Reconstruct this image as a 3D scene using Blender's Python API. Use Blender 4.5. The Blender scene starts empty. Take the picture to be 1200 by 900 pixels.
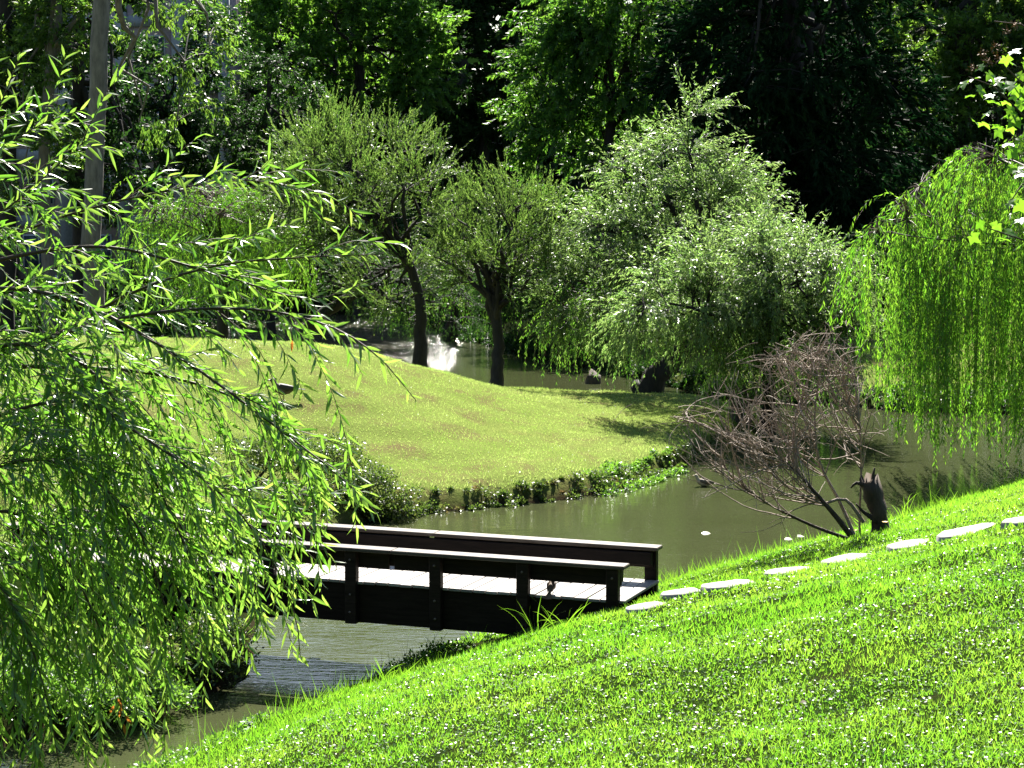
import bpy, math, time
import numpy as np
from mathutils import Matrix, Vector
T0 = time.time()
sc = bpy.context.scene
col = sc.collection
R = math.radians

# ------------------------------------------------------------------ camera, sky, sun, exposure
CAM_H = 6.2
PITCH = math.atan(250 / 2500)
cam_d = bpy.data.cameras.new('camera'); cam_d.sensor_width = 36; cam_d.lens = 75
cam_d.clip_start = 0.1; cam_d.clip_end = 2000
cam = bpy.data.objects.new('camera', cam_d); col.objects.link(cam)
cam.location = (0, 0, CAM_H); cam.rotation_euler = (R(90) - PITCH, 0, 0)
sc.camera = cam

SUN_AZ, SUN_EL = 4.0, 45.0          # degrees right of the view direction, height
wd = bpy.data.worlds.new('World'); sc.world = wd; wd.use_nodes = True
wn = wd.node_tree
sky = wn.nodes.new('ShaderNodeTexSky'); sky.sky_type = 'NISHITA'; sky.sun_disc = False
sky.sun_elevation = R(SUN_EL); sky.sun_rotation = R(SUN_AZ)
wn.links.new(sky.outputs[0], wn.nodes['Background'].inputs[0])
wn.nodes['Background'].inputs[1].default_value = 0.05
sl = bpy.data.lights.new('sun', 'SUN'); sl.energy = 5.0; sl.angle = R(0.53); sl.color = (1, 0.955, 0.87)
sun = bpy.data.objects.new('sun', sl); col.objects.link(sun)
sdir = Vector((math.sin(R(SUN_AZ)) * math.cos(R(SUN_EL)), math.cos(R(SUN_AZ)) * math.cos(R(SUN_EL)), math.sin(R(SUN_EL))))
sun.rotation_euler = (-sdir).to_track_quat('-Z', 'Y').to_euler(); sun.location = (10, 60, 60)
sc.view_settings.view_transform = 'Standard'; sc.view_settings.look = 'None'
sc.view_settings.exposure = 1.95; sc.view_settings.gamma = 1
sc.render.engine = 'CYCLES'
cy = sc.cycles
cy.max_bounces = 7; cy.diffuse_bounces = 3; cy.glossy_bounces = 3; cy.transmission_bounces = 5
cy.sample_clamp_indirect = 6; cy.caustics_reflective = False; cy.caustics_refractive = False

# ------------------------------------------------------------------ helpers
def ray(px, py):
    x, z = (px - 600) / 2500, -(py - 450) / 2500
    c, s = math.cos(PITCH), math.sin(PITCH)
    return np.array([x, c + z * s, z * c - s])
def atY(px, py, Y):
    d = ray(px, py); return np.array([0, 0, CAM_H]) + d * (Y / d[1])
def atZ(px, py, z):
    d = ray(px, py); return np.array([0, 0, CAM_H]) + d * ((z - CAM_H) / d[2])
def nrm(v):
    return v / np.maximum(np.linalg.norm(v, axis=-1, keepdims=True), 1e-9)

def build(name, verts, faces, mat, parent=None, tint=None, smooth=False, kind=None):
    me = bpy.data.meshes.new(name)
    verts = np.ascontiguousarray(verts, np.float32).reshape(-1, 3)
    faces = [np.asarray(f, np.int32) for f in faces if len(f)]
    me.vertices.add(len(verts)); me.vertices.foreach_set('co', verts.ravel())
    li = np.concatenate([f.ravel() for f in faces])
    tot = np.concatenate([np.full(len(f), f.shape[1], np.int32) for f in faces])
    st = np.concatenate([[0], np.cumsum(tot)[:-1]]).astype(np.int32)
    me.loops.add(len(li)); me.loops.foreach_set('vertex_index', li.astype(np.int32))
    me.polygons.add(len(tot)); me.polygons.foreach_set('loop_start', st)
    if smooth: me.polygons.foreach_set('use_smooth', np.ones(len(tot), bool))
    if tint is not None:
        a = me.attributes.new('tint', 'FLOAT', 'POINT'); a.data.foreach_set('value', np.ascontiguousarray(tint, np.float32))
    me.update(calc_edges=True); me.validate()
    if mat: me.materials.append(mat)
    return link(name, me, parent, kind)
def link(name, me, parent=None, kind=None):
    o = bpy.data.objects.new(name, me); col.objects.link(o)
    if parent: o.parent = parent
    if kind: o['kind'] = kind
    return o
def tag(o, label, cat, group=None):
    o['label'] = label; o['category'] = cat
    if group: o['group'] = group
    return o
def thing(name, label, cat, loc=(0, 0, 0), group=None):
    o = bpy.data.objects.new(name, None); col.objects.link(o); o.location = [float(v) for v in loc]
    o.empty_display_size = 0.2
    return tag(o, label, cat, group)
class Acc:
    def __init__(s): s.v = []; s.f = {}; s.t = []; s.n = 0
    def add(s, v, fs, t=None):
        v = np.asarray(v, float).reshape(-1, 3)
        for f in fs:
            f = np.asarray(f, int)
            if len(f): s.f.setdefault(f.shape[1], []).append(f + s.n)
        s.v.append(v); s.t.append(np.zeros(len(v)) if t is None else np.broadcast_to(t, len(v))); s.n += len(v)
    def out(s, name, mat, parent=None, smooth=False, kind=None, origin=None):
        v = np.concatenate(s.v)
        if origin is not None: v = v - np.asarray(origin)
        return build(name, v, [np.concatenate(x) for x in s.f.values()], mat, parent, np.concatenate(s.t), smooth, kind)
BOXF = np.array([[0, 3, 2, 1], [4, 5, 6, 7], [0, 1, 5, 4], [1, 2, 6, 5], [2, 3, 7, 6], [3, 0, 4, 7]])
def boxv(a, b):
    (x0, y0, z0), (x1, y1, z1) = a, b
    return np.array([[x0, y0, z0], [x1, y0, z0], [x1, y1, z0], [x0, y1, z0], [x0, y0, z1], [x1, y0, z1], [x1, y1, z1], [x0, y1, z1]], float)

def tubes(P, r, sides=5, cap=False):
    """P (M,n,3), r (M,n)"""
    P = np.asarray(P, float); r = np.asarray(r, float); M, n, _ = P.shape
    t = nrm(np.gradient(P, axis=1))
    ref = np.where(np.abs(t[..., 2:3]) > 0.9, np.array([1., 0, 0]), np.array([0, 0, 1.]))
    a = nrm(np.cross(t, ref)); b = np.cross(t, a)
    ang = np.arange(sides) / sides * 2 * np.pi
    v = P[:, :, None] + r[:, :, None, None] * (np.cos(ang)[:, None] * a[:, :, None] + np.sin(ang)[:, None] * b[:, :, None])
    idx = np.arange(M * n * sides).reshape(M, n, sides)
    A, B = idx[:, :-1], idx[:, 1:]
    q = np.stack([A, np.roll(A, -1, 2), np.roll(B, -1, 2), B], -1).reshape(-1, 4)
    fs = [q]
    if cap: fs += [idx[:, -1, :], idx[:, 0, ::-1]]
    return v.reshape(-1, 3), fs

def smoothpath(pts, n):
    pts = np.asarray(pts, float); s = np.concatenate([[0], np.cumsum(np.linalg.norm(np.diff(pts, axis=0), axis=1))])
    if len(pts) > 2:                      # Catmull-Rom
        q = np.vstack([2 * pts[0] - pts[1], pts, 2 * pts[-1] - pts[-2]]); out = []
        for u in np.linspace(0, s[-1], n):
            i = min(np.searchsorted(s, u, 'right') - 1, len(pts) - 2); t = (u - s[i]) / (s[i + 1] - s[i])
            p0, p1, p2, p3 = q[i:i + 4]
            out.append(.5 * (2 * p1 + (p2 - p0) * t + (2 * p0 - 5 * p1 + 4 * p2 - p3) * t * t + (3 * p1 - p0 - 3 * p2 + p3) * t ** 3))
        return np.array(out)
    u = np.linspace(0, s[-1], n)
    return np.stack([np.interp(u, s, pts[:, k]) for k in range(3)], 1)

def grow(rng, p0, d0, L, n, trop=(0, 0, 0), wig=0.1):
    M = len(p0); P = np.zeros((M, n, 3)); P[:, 0] = p0; d = nrm(np.asarray(d0, float)); st = (np.asarray(L) / (n - 1)).reshape(-1, 1)
    trop = np.asarray(trop, float)
    for i in range(1, n):
        d = nrm(d + trop * st + wig * rng.normal(size=(M, 3))); P[:, i] = P[:, i - 1] + d * st
    return P
def along(P, i, t):
    """point and direction on curve i at t in 0..1"""
    n = P.shape[1]; x = np.clip(t, 0, .9999) * (n - 1); k = x.astype(int); f = (x - k)[:, None]
    a, b = P[i, k], P[i, k + 1]
    return a + (b - a) * f, nrm(b - a)
def perp(rng, d):
    r = rng.normal(size=d.shape); return nrm(r - (r * d).sum(-1, keepdims=True) * d)

def leaves(pos, axis, nr, L, W, kind='quad', bend=0.15):
    N = len(pos); axis = nrm(axis); side = nrm(np.cross(axis, nr)); nr = np.cross(side, axis)
    if kind == 'quad':
        uv = np.array([[0, 0, 0], [.42, .5, .06], [1, 0, -bend * .6], [.42, -.5, .06]]); F = [np.array([[0, 1, 2, 3]])]
    elif kind == 'oval':
        uv = np.array([[0, 0, 0], [.3, .46, .05], [.68, .42, .02], [1, 0, -bend], [.68, -.42, .02], [.3, -.46, .05]]); F = [np.array([[0, 1, 2, 5], [2, 3, 4, 5]])]
    elif kind == 'tri':
        uv = np.array([[0, .5, 0], [0, -.5, 0], [1, 0, bend]]); F = [np.array([[0, 1, 2]])]
    elif kind == 'blade':
        uv = np.array([[0, .5, 0], [0, -.5, 0], [.55, .38, bend * .35], [.55, -.38, bend * .35], [1, 0, bend]]); F = [np.array([[0, 1, 3, 2]]), np.array([[2, 3, 4]])]
    else:                                  # long folded leaf
        uv = np.array([[0, 0, 0], [.26, .44, .035], [.26, 0, 0], [.26, -.44, .035], [.62, .42, .02 - bend * .4], [.62, 0, -bend * .4], [.62, -.42, .02 - bend * .4], [1, 0, -bend]])
        F = [np.array([[0, 2, 1], [0, 3, 2], [4, 5, 7], [5, 6, 7]]), np.array([[1, 2, 5, 4], [2, 3, 6, 5]])]
    k = len(uv); L = np.asarray(L).reshape(-1, 1, 1) * np.ones((N, 1, 1)); W = np.asarray(W).reshape(-1, 1, 1) * np.ones((N, 1, 1))
    v = pos[:, None] + L * uv[:, 0:1] * axis[:, None] + W * uv[:, 1:2] * side[:, None] + L * uv[:, 2:3] * nr[:, None]
    off = (np.arange(N) * k)[:, None, None]
    return v.reshape(-1, 3), [(f[None] + off).reshape(-1, f.shape[1]) for f in F], k

# ------------------------------------------------------------------ materials
def newmat(name):
    m = bpy.data.materials.new(name); m.use_nodes = True; nt = m.node_tree
    return m, nt, nt.nodes['Principled BSDF'], nt.nodes['Material Output']
def node(nt, t, **kw):
    n = nt.nodes.new(t)
    for k, v in kw.items(): setattr(n, k, v)
    return n
def mixc(nt, fac, a, b):
    m = node(nt, 'ShaderNodeMix', data_type='RGBA')
    for s, v in ((0, fac), (6, a), (7, b)):
        if hasattr(v, 'node'): nt.links.new(v, m.inputs[s])
        else: m.inputs[s].default_value = v if s == 0 else (*v, 1)
    return m.outputs[2]
def noise(nt, scale, detail=4, rough=.6, vec=None, dist=0):
    n = node(nt, 'ShaderNodeTexNoise'); n.inputs['Scale'].default_value = scale; n.inputs['Detail'].default_value = detail
    n.inputs['Roughness'].default_value = rough; n.inputs['Distortion'].default_value = dist
    if vec is not None: nt.links.new(vec, n.inputs['Vector'])
    return n.outputs['Fac']
def ramp(nt, fac, lo, hi):
    m = node(nt, 'ShaderNodeMapRange'); nt.links.new(fac, m.inputs[0]); m.inputs[1].default_value = lo; m.inputs[2].default_value = hi
    return m.outputs[0]
def position(nt): return node(nt, 'ShaderNodeNewGeometry').outputs['Position']
def bump(nt, bsdf, h, strength, dist):
    b = node(nt, 'ShaderNodeBump'); b.inputs['Strength'].default_value = strength; b.inputs['Distance'].default_value = dist
    nt.links.new(h, b.inputs['Height']); nt.links.new(b.outputs[0], bsdf.inputs['Normal']); return b

def leafmat(name, c0, c1, t0, t1, rough=.38, spec=.5, fac=.5, patch=None):
    m, nt, b, out = newmat(name)
    at = node(nt, 'ShaderNodeAttribute', attribute_name='tint').outputs['Fac']
    base = mixc(nt, at, c0, c1); tr = mixc(nt, at, t0, t1)
    if patch:                              # big soft patches of another leaf colour
        f = ramp(nt, noise(nt, patch[1], 3, .6, position(nt)), patch[2], patch[3])
        base = mixc(nt, f, base, patch[0]); tr = mixc(nt, f, tr, tuple(x * 1.6 for x in patch[0]))
    nt.links.new(base, b.inputs['Base Color']); b.inputs['Roughness'].default_value = rough
    b.inputs['Specular IOR Level'].default_value = spec
    tl = node(nt, 'ShaderNodeBsdfTranslucent'); nt.links.new(tr, tl.inputs[0])
    mx = node(nt, 'ShaderNodeMixShader'); mx.inputs[0].default_value = fac
    nt.links.new(b.outputs[0], mx.inputs[1]); nt.links.new(tl.outputs[0], mx.inputs[2]); nt.links.new(mx.outputs[0], out.inputs[0])
    return m
def barkmat(name, c0, c1, scale=12, bs=.6):
    m, nt, b, out = newmat(name)
    mp = node(nt, 'ShaderNodeMapping'); mp.inputs['Scale'].default_value = (1, 1, .28); nt.links.new(position(nt), mp.inputs[0])
    n = noise(nt, scale, 6, .65, mp.outputs[0]); nt.links.new(mixc(nt, ramp(nt, n, .3, .7), c0, c1), b.inputs['Base Color'])
    b.inputs['Roughness'].default_value = .85; bump(nt, b, n, bs, .03); return m
def plain(name, c, rough=.7, spec=.5):
    m, nt, b, out = newmat(name)
    f = ramp(nt, noise(nt, 9, 5, .6, position(nt)), .3, .7)
    nt.links.new(mixc(nt, f, tuple(x * .8 for x in c), tuple(min(1, x * 1.15) for x in c)), b.inputs['Base Color'])
    b.inputs['Roughness'].default_value = rough; b.inputs['Specular IOR Level'].default_value = spec; return m

M_willow = leafmat('willow_leaf', (.04, .095, .018), (.09, .16, .03), (.16, .42, .03), (.42, .64, .09), .32, .95, .46)
M_weep = leafmat('weeping_leaf', (.035, .095, .012), (.07, .15, .02), (.12, .38, .02), (.32, .62, .04), .36, .5, .5)
M_fine = leafmat('fine_willow_leaf', (.035, .075, .02), (.075, .115, .035), (.13, .30, .035), (.32, .48, .09), .36, .5, .42)
M_silver = leafmat('silver_willow_leaf', (.055, .105, .04), (.11, .155, .065), (.20, .42, .07), (.44, .62, .17), .38, .55, .45)
M_broad = leafmat('broad_leaf', (.03, .07, .018), (.06, .11, .025), (.12, .30, .03), (.28, .46, .05), .42, .4, .42)
M_green = leafmat('mid_green_leaf', (.03, .08, .02), (.07, .13, .03), (.12, .36, .03), (.28, .52, .05), .45, .4, .45)
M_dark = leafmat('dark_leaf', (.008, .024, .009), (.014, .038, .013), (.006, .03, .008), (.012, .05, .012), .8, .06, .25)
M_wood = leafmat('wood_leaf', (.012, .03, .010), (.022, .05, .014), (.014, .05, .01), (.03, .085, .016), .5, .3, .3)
M_under = leafmat('undergrowth_and_shaded_leaf', (.015, .04, .012), (.03, .065, .018), (.03, .10, .015), (.07, .17, .025), .5, .25, .33)  # dark undergrowth colour, also puts shade into the far bank willow and cover
M_maple = leafmat('maple_leaf', (.05, .12, .02), (.09, .17, .03), (.18, .48, .02), (.33, .62, .04), .35, .5, .5)
M_grass = leafmat('lawn_blade', (.045, .12, .014), (.09, .18, .025), (.17, .50, .02), (.38, .64, .05), .38, .5, .52)
M_clover = leafmat('clover_leaf', (.04, .10, .025), (.075, .14, .04), (.15, .38, .03), (.28, .50, .05), .36, .5, .42)
M_shore = leafmat('shore_blade', (.05, .12, .015), (.08, .16, .02), (.18, .45, .02), (.30, .58, .03), .35, .5, .5)
M_island = leafmat('island_blade', (.14, .22, .045), (.25, .31, .09), (.30, .50, .07), (.52, .64, .18), .36, .7, .42, ((.17, .13, .06), .35, .60, .74))
M_bushy = leafmat('bank_bush_leaf', (.03, .06, .016), (.06, .09, .025), (.09, .19, .025), (.22, .32, .05), .36, .45, .36, ((.14, .10, .04), 1.6, .58, .72))
M_bark = barkmat('dark_bark', (.010, .008, .006), (.028, .023, .018))
M_barkg = barkmat('grey_bark', (.075, .066, .058), (.19, .17, .15), 7)
M_twig = plain('brown_twig', (.09, .06, .035), .6)
M_dead = barkmat('dead_wood', (.19, .145, .11), (.38, .31, .25), 20)
M_stump = barkmat('rotten_wood', (.03, .022, .016), (.09, .065, .045), 14, 1)

# ------------------------------------------------------------------ terrain
near_px = [(-500, 1500), (-150, 1150), (40, 985), (130, 930), (215, 893), (300, 852), (440, 797), (560, 757), (640, 728), (730, 702), (800, 683), (880, 664), (960, 643), (1050, 612), (1190, 573), (1330, 540), (1600, 505)]
isl_px = [(-420, 930), (-200, 900), (60, 868), (190, 838), (290, 795), (296, 748), (325, 690), (375, 640), (430, 613), (490, 602), (560, 596), (640, 588), (700, 579), (750, 566), (800, 546), (850, 522), (890, 501), (906, 492), (862, 481), (800, 471), (740, 465), (690, 463), (640, 462)]
far_px = [(-2200, 378), (-900, 372), (-100, 368), (300, 367), (455, 369), (545, 398), (620, 417), (700, 433), (760, 446), (850, 468), (1000, 477), (1120, 484), (1400, 487), (2600, 480)]
SH = lambda l: np.array([atZ(a, b, 0)[:2] for a, b in l])
near_s, isl_s, far_s = SH(near_px), SH(isl_px), SH(far_px)
near_poly = np.vstack([near_s, [[900, 60], [900, -900], [-900, -900], [-900, 10], [-40, 6]]])
isl_poly = np.vstack([isl_s, [[-1.3, 60.3], [-3, 62.5], [-6, 65], [-12, 67.5], [-24, 70], [-45, 66], [-60, 40], [-40, 22]]])
far_poly = np.vstack([far_s, [[900, 60], [1500, 1800], [-1500, 1800], [-900, 90]]])
def sdf(poly, x, y):
    d = np.full(x.shape, 1e9); ins = np.zeros(x.shape, bool); n = len(poly)
    for i in range(n):
        ax, ay = poly[i]; bx, by = poly[(i + 1) % n]; ex, ey = bx - ax, by - ay
        t = np.clip(((x - ax) * ex + (y - ay) * ey) / (ex * ex + ey * ey + 1e-12), 0, 1)
        d = np.minimum(d, (x - ax - t * ex) ** 2 + (y - ay - t * ey) ** 2)
        c = (ay > y) != (by > y)
        ins ^= c & (x < ex * (y - ay) / (ey if abs(ey) > 1e-12 else 1e-12) + ax)
    d = np.sqrt(d); return np.where(ins, d, -d)
def sst(t): t = np.clip(t, 0, 1); return t * t * (3 - 2 * t)
def vnoise(x, y):
    xi, yi = np.floor(x), np.floor(y); fx, fy = x - xi, y - yi; fx = fx * fx * (3 - 2 * fx); fy = fy * fy * (3 - 2 * fy)
    def hsh(a, c):
        q = np.sin(a * 127.1 + c * 311.7) * 43758.5453; return q - np.floor(q)
    return (hsh(xi, yi) * (1 - fx) + hsh(xi + 1, yi) * fx) * (1 - fy) + (hsh(xi, yi + 1) * (1 - fx) + hsh(xi + 1, yi + 1) * fx) * fy
def lumps(x, y):
    """soft random bumps, about -0.8 to 0.8"""
    a, c = .8 * x + .6 * y, -.6 * x + .8 * y
    return (vnoise(a * .9 + 50, c * .9 + 50) + .5 * vnoise(x * 2.1 + 90, y * 2.1 + 70) + .25 * vnoise(a * 4.3 + 20, c * 4.3 + 10)) * 1.15 - 1.0
def height(x, y):
    x = np.asarray(x, float); y = np.asarray(y, float)
    dN, dI, dF = sdf(near_poly, x, y), sdf(isl_poly, x, y), sdf(far_poly, x, y)
    w = np.maximum(np.maximum(dN, dI), dF)
    h = -.10 - .5 * sst(-w / 2.5)
    lm = lumps(x, y)
    dn = dN + .12 * lm
    hn = np.interp(dn, [0, .25, .9, 2, 3.2, 5, 16.2, 40, 900], [-.1, .16, .36, .78, 1.17, 1.62, 4.62, 8, 12]) + .04 * lm * sst(dN / 2) + .05 * lumps(x * 2.1 + 5, y * 1.7) * sst(dN / 4)
    di = dI + .15 * lm
    g = np.interp(x, [-16, -8, -4, -1.5, 1, 3.5, 6], [1.04, 1.03, .98, .76, .42, .13, .03])
    ridge = np.interp(x, [-16, -4, 0, 3, 6], [51, 49.5, 49.5, 52, 54])       # the mound falls away behind its crest
    hi = np.interp(di, [0, .2, 1.0], [-.1, .26, .42]) * (1 - .5 * sst((y - ridge - 2) / 4)) + 1.8 * sst(dI / 10.5) * g * (1 - .85 * sst((y - ridge) / 8)) + .05 * lm + .018 * np.sin(dI * 4.6 + 3 * lm) * sst(dI / 2)
    hi = hi + .45 * np.exp(-(((x + 6.3) / 1.6) ** 2 + ((y - 27.6) / 1.6) ** 2)) * sst(dI / 1.5)
    hf = np.interp(dF + .2 * lm, [0, .3, 1.5, 8, 30, 60, 110, 300, 1800], [-.1, .3, .55, 1.1, 2.2, 6, 22, 30, 34])
    h = np.where(dN > 0, np.maximum(h, hn), h); h = np.where(dI > 0, np.maximum(h, hi), h); h = np.where(dF > 0, np.maximum(h, hf), h)
    return h
def ground(px, py):
    """where the sight line through a pixel meets the land"""
    d = ray(px, py); Y = np.linspace(5, 110, 4200); t = Y / d[1]
    x, z = d[0] * t, CAM_H + d[2] * t
    k = np.argmax(z < np.maximum(height(x, Y), 0)); return np.array([x[k], Y[k], max(float(height(x[k:k + 1], Y[k:k + 1])[0]), 0)])
def gz(x, y): return float(height(np.array([x]), np.array([y]))[0])

def axis(*seg):
    a = [np.arange(s, e, st) for s, e, st in seg]; return np.unique(np.round(np.concatenate(a), 4))
gx = axis((-1400, -200, 200), (-200, -40, 20), (-40, -13, 1.2), (-13, 14, .3), (14, 40, 1.2), (40, 200, 20), (200, 1401, 200))
gy = axis((-800, -100, 140), (-100, -4, 12), (-4, 8, 1), (8, 64, .3), (64, 100, .8), (100, 180, 4), (180, 400, 30), (400, 1700, 160))
GX, GY = np.meshgrid(gx, gy); GZ = height(GX.ravel(), GY.ravel())
idx = np.arange(GX.size).reshape(GX.shape)
quads = np.stack([idx[:-1, :-1], idx[:-1, 1:], idx[1:, 1:], idx[1:, :-1]], -1).reshape(-1, 4)
def mesh_z(x, y):
    """height of the ground sheet itself (between its grid points)"""
    G = GZ.reshape(GX.shape); i = np.clip(np.searchsorted(gx, x, 'right') - 1, 0, len(gx) - 2); j = np.clip(np.searchsorted(gy, y, 'right') - 1, 0, len(gy) - 2)
    u, w = (x - gx[i]) / (gx[i + 1] - gx[i]), (y - gy[j]) / (gy[j + 1] - gy[j])
    return (G[j, i] * (1 - u) + G[j, i + 1] * u) * (1 - w) + (G[j + 1, i] * (1 - u) + G[j + 1, i + 1] * u) * w
m, nt, b, out = newmat('turf_and_soil')
pos = position(nt)
f1 = ramp(nt, noise(nt, .9, 6, .65, pos), .30, .5); f2 = noise(nt, 14, 5, .7, pos)
grassy = mixc(nt, f2, (.008, .018, .003), (.022, .038, .008)); soil = mixc(nt, f2, (.012, .013, .005), (.036, .032, .014))  # turf and soil darkened: the shade between blades is put into the colour
sx = node(nt, 'ShaderNodeSeparateXYZ'); nt.links.new(pos, sx.inputs[0])
wet = ramp(nt, sx.outputs[2], .03, .3)
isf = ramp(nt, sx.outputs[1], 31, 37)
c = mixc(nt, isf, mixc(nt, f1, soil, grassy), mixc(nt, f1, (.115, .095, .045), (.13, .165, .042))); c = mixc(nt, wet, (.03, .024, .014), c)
farf = ramp(nt, sx.outputs[1], 66, 72); c = mixc(nt, farf, c, mixc(nt, f2, (.006, .009, .004), (.014, .018, .008)))  # far ground coloured near black to stand in for shade under the wood
nt.links.new(c, b.inputs['Base Color']); b.inputs['Roughness'].default_value = 1; b.inputs['Specular IOR Level'].default_value = 0
bump(nt, b, f2, .7, .05)
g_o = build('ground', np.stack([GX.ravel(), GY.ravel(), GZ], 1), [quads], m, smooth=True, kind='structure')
g_o['label'] = 'grassy park ground with sloping banks around the pond'

# water
m, nt, b, out = newmat('pond_water')
pos = position(nt)
mp = node(nt, 'ShaderNodeMapping'); mp.inputs['Scale'].default_value = (.55, 1.5, 1); nt.links.new(pos, mp.inputs[0])
n1 = noise(nt, 1.3, 3, .55, mp.outputs[0], .4); n2 = noise(nt, 6.5, 3, .6, mp.outputs[0], .3)
mm = node(nt, 'ShaderNodeMath', operation='MULTIPLY_ADD'); nt.links.new(n2, mm.inputs[0]); mm.inputs[1].default_value = .7; nt.links.new(n1, mm.inputs[2])
murk = noise(nt, .5, 4, .6, pos)
nt.links.new(mixc(nt, murk, (.034, .041, .015), (.053, .060, .028)), b.inputs['Base Color'])
b.inputs['IOR'].default_value = 1.33
sep = node(nt, 'ShaderNodeSeparateXYZ'); nt.links.new(pos, sep.inputs[0])
far_r = node(nt, 'ShaderNodeMapRange'); brz = node(nt, 'ShaderNodeMath', operation='MULTIPLY'); nt.links.new(ramp(nt, sep.outputs[1], 57, 68), brz.inputs[0]); nt.links.new(ramp(nt, sep.outputs[0], -1.0, -3.8), brz.inputs[1]); nt.links.new(brz.outputs[0], far_r.inputs[0]); far_r.inputs[1].default_value = 0; far_r.inputs[2].default_value = 1
far_r.inputs[3].default_value = .04; far_r.inputs[4].default_value = 1.0        # breezier open water behind the island
rg = node(nt, 'ShaderNodeMapRange'); nt.links.new(sep.outputs[1], rg.inputs[0]); rg.inputs[1].default_value = 60; rg.inputs[2].default_value = 75; rg.inputs[3].default_value = .05; rg.inputs[4].default_value = .11; nt.links.new(rg.outputs[0], b.inputs['Roughness'])
bp = bump(nt, b, mm.outputs[0], .1, .3); nt.links.new(far_r.outputs[0], bp.inputs['Strength'])
wx = np.array([-300, -60, -20, 20, 60, 300.]); wy = np.array([5, 20, 40, 60, 80, 120.])
WX, WY = np.meshgrid(wx, wy); idx = np.arange(36).reshape(6, 6)
wq = np.stack([idx[:-1, :-1], idx[:-1, 1:], idx[1:, 1:], idx[1:, :-1]], -1).reshape(-1, 4)
w_o = build('water', np.stack([WX.ravel(), WY.ravel(), 0 * WX.ravel()], 1), [wq], m, kind='structure')
w_o['label'] = 'murky olive green pond water'

# ------------------------------------------------------------------ wooden footbridge
def woodmat(name, c0, c1, rough=.6):
    m, nt, b, out = newmat(name)
    tc = node(nt, 'ShaderNodeTexCoord'); oi = node(nt, 'ShaderNodeObjectInfo')
    mp = node(nt, 'ShaderNodeMapping'); mp.inputs['Scale'].default_value = (1.2, 14, 14); nt.links.new(tc.outputs['Object'], mp.inputs[0])
    cb = node(nt, 'ShaderNodeCombineXYZ'); nt.links.new(oi.outputs['Random'], cb.inputs[0]); nt.links.new(oi.outputs['Random'], cb.inputs[2])
    sc_ = node(nt, 'ShaderNodeVectorMath', operation='SCALE'); nt.links.new(cb.outputs[0], sc_.inputs[0]); sc_.inputs[3].default_value = 40
    ad = node(nt, 'ShaderNodeVectorMath', operation='ADD'); nt.links.new(mp.outputs[0], ad.inputs[0]); nt.links.new(sc_.outputs[0], ad.inputs[1])
    n = noise(nt, 2, 6, .7, ad.outputs[0], .5); c = mixc(nt, ramp(nt, n, .3, .7), c0, c1)
    v = node(nt, 'ShaderNodeMapRange'); nt.links.new(oi.outputs['Random'], v.inputs[0]); v.inputs[3].default_value = .55; v.inputs[4].default_value = 1.12
    hs = node(nt, 'ShaderNodeHueSaturation'); nt.links.new(c, hs.inputs['Color']); nt.links.new(v.outputs[0], hs.inputs['Value'])
    nt.links.new(hs.outputs[0], b.inputs['Base Color']); b.inputs['Roughness'].default_value = rough; b.inputs['Specular IOR Level'].default_value = .15; bump(nt, b, n, .35, .01); return m
M_deck = woodmat('weathered_deck', (.26, .235, .21), (.44, .41, .38), .5)
M_rail = woodmat('dark_stained_wood', (.010, .0065, .005), (.040, .026, .020), .55)
M_bolt = plain('rusty_bolt', (.16, .12, .09), .5)
M_cap = woodmat('worn_rail_top', (.09, .068, .052), (.21, .175, .145), .5)
U = np.array([-.935, .354, 0]); U /= np.linalg.norm(U); V = np.array([-U[1], U[0], 0]) * -1; DZ = 1.2
O_b = np.array([1.30, 24.6, DZ]); BL = 8.4; BW = 1.25
bridge = thing('wooden_footbridge', 'low dark timber footbridge with pale plank deck crossing the channel', 'bridge', O_b)
bridge.rotation_euler = (0, 0, math.atan2(U[1], U[0]))
# local frame: x along the bridge (to the left bank), y = -V side
YS = -1.0 if np.dot(np.cross([0, 0, 1], U), V) < 0 else 1.0
def bevel_box(a, b, bv=.006):
    import bmesh
    bm = bmesh.new(); vs = [bm.verts.new(p) for p in boxv(a, b)]
    for f in BOXF: bm.faces.new([vs[i] for i in f])
    bmesh.ops.recalc_face_normals(bm, faces=bm.faces)
    bmesh.ops.bevel(bm, geom=list(bm.edges), offset=bv, segments=1, affect='EDGES')
    me = bpy.data.meshes.new('timber'); bm.to_mesh(me); bm.free(); return me
rng = np.random.default_rng(5)
def bpart(name, me, mat, loc, rz=0, ry=0):
    if not me.materials: me.materials.append(mat)
    o = link(name, me, bridge); o.location = loc; o.rotation_euler = (0, ry, rz); return o
pw, gap = .148, .012
def rot_len(me): return me
plank_me = bevel_box((-.69, -pw / 2, -.035), (.69, pw / 2, 0), .005)
npl = int(BL / (pw + gap))
for i in range(npl):
    o = bpart('deck_plank', plank_me, M_deck, ((i + .5) * (pw + gap) - .05, YS * (BW / 2) + rng.uniform(-.012, .012), rng.uniform(-.003, .003)), R(90) + rng.normal() * .003)
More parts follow.
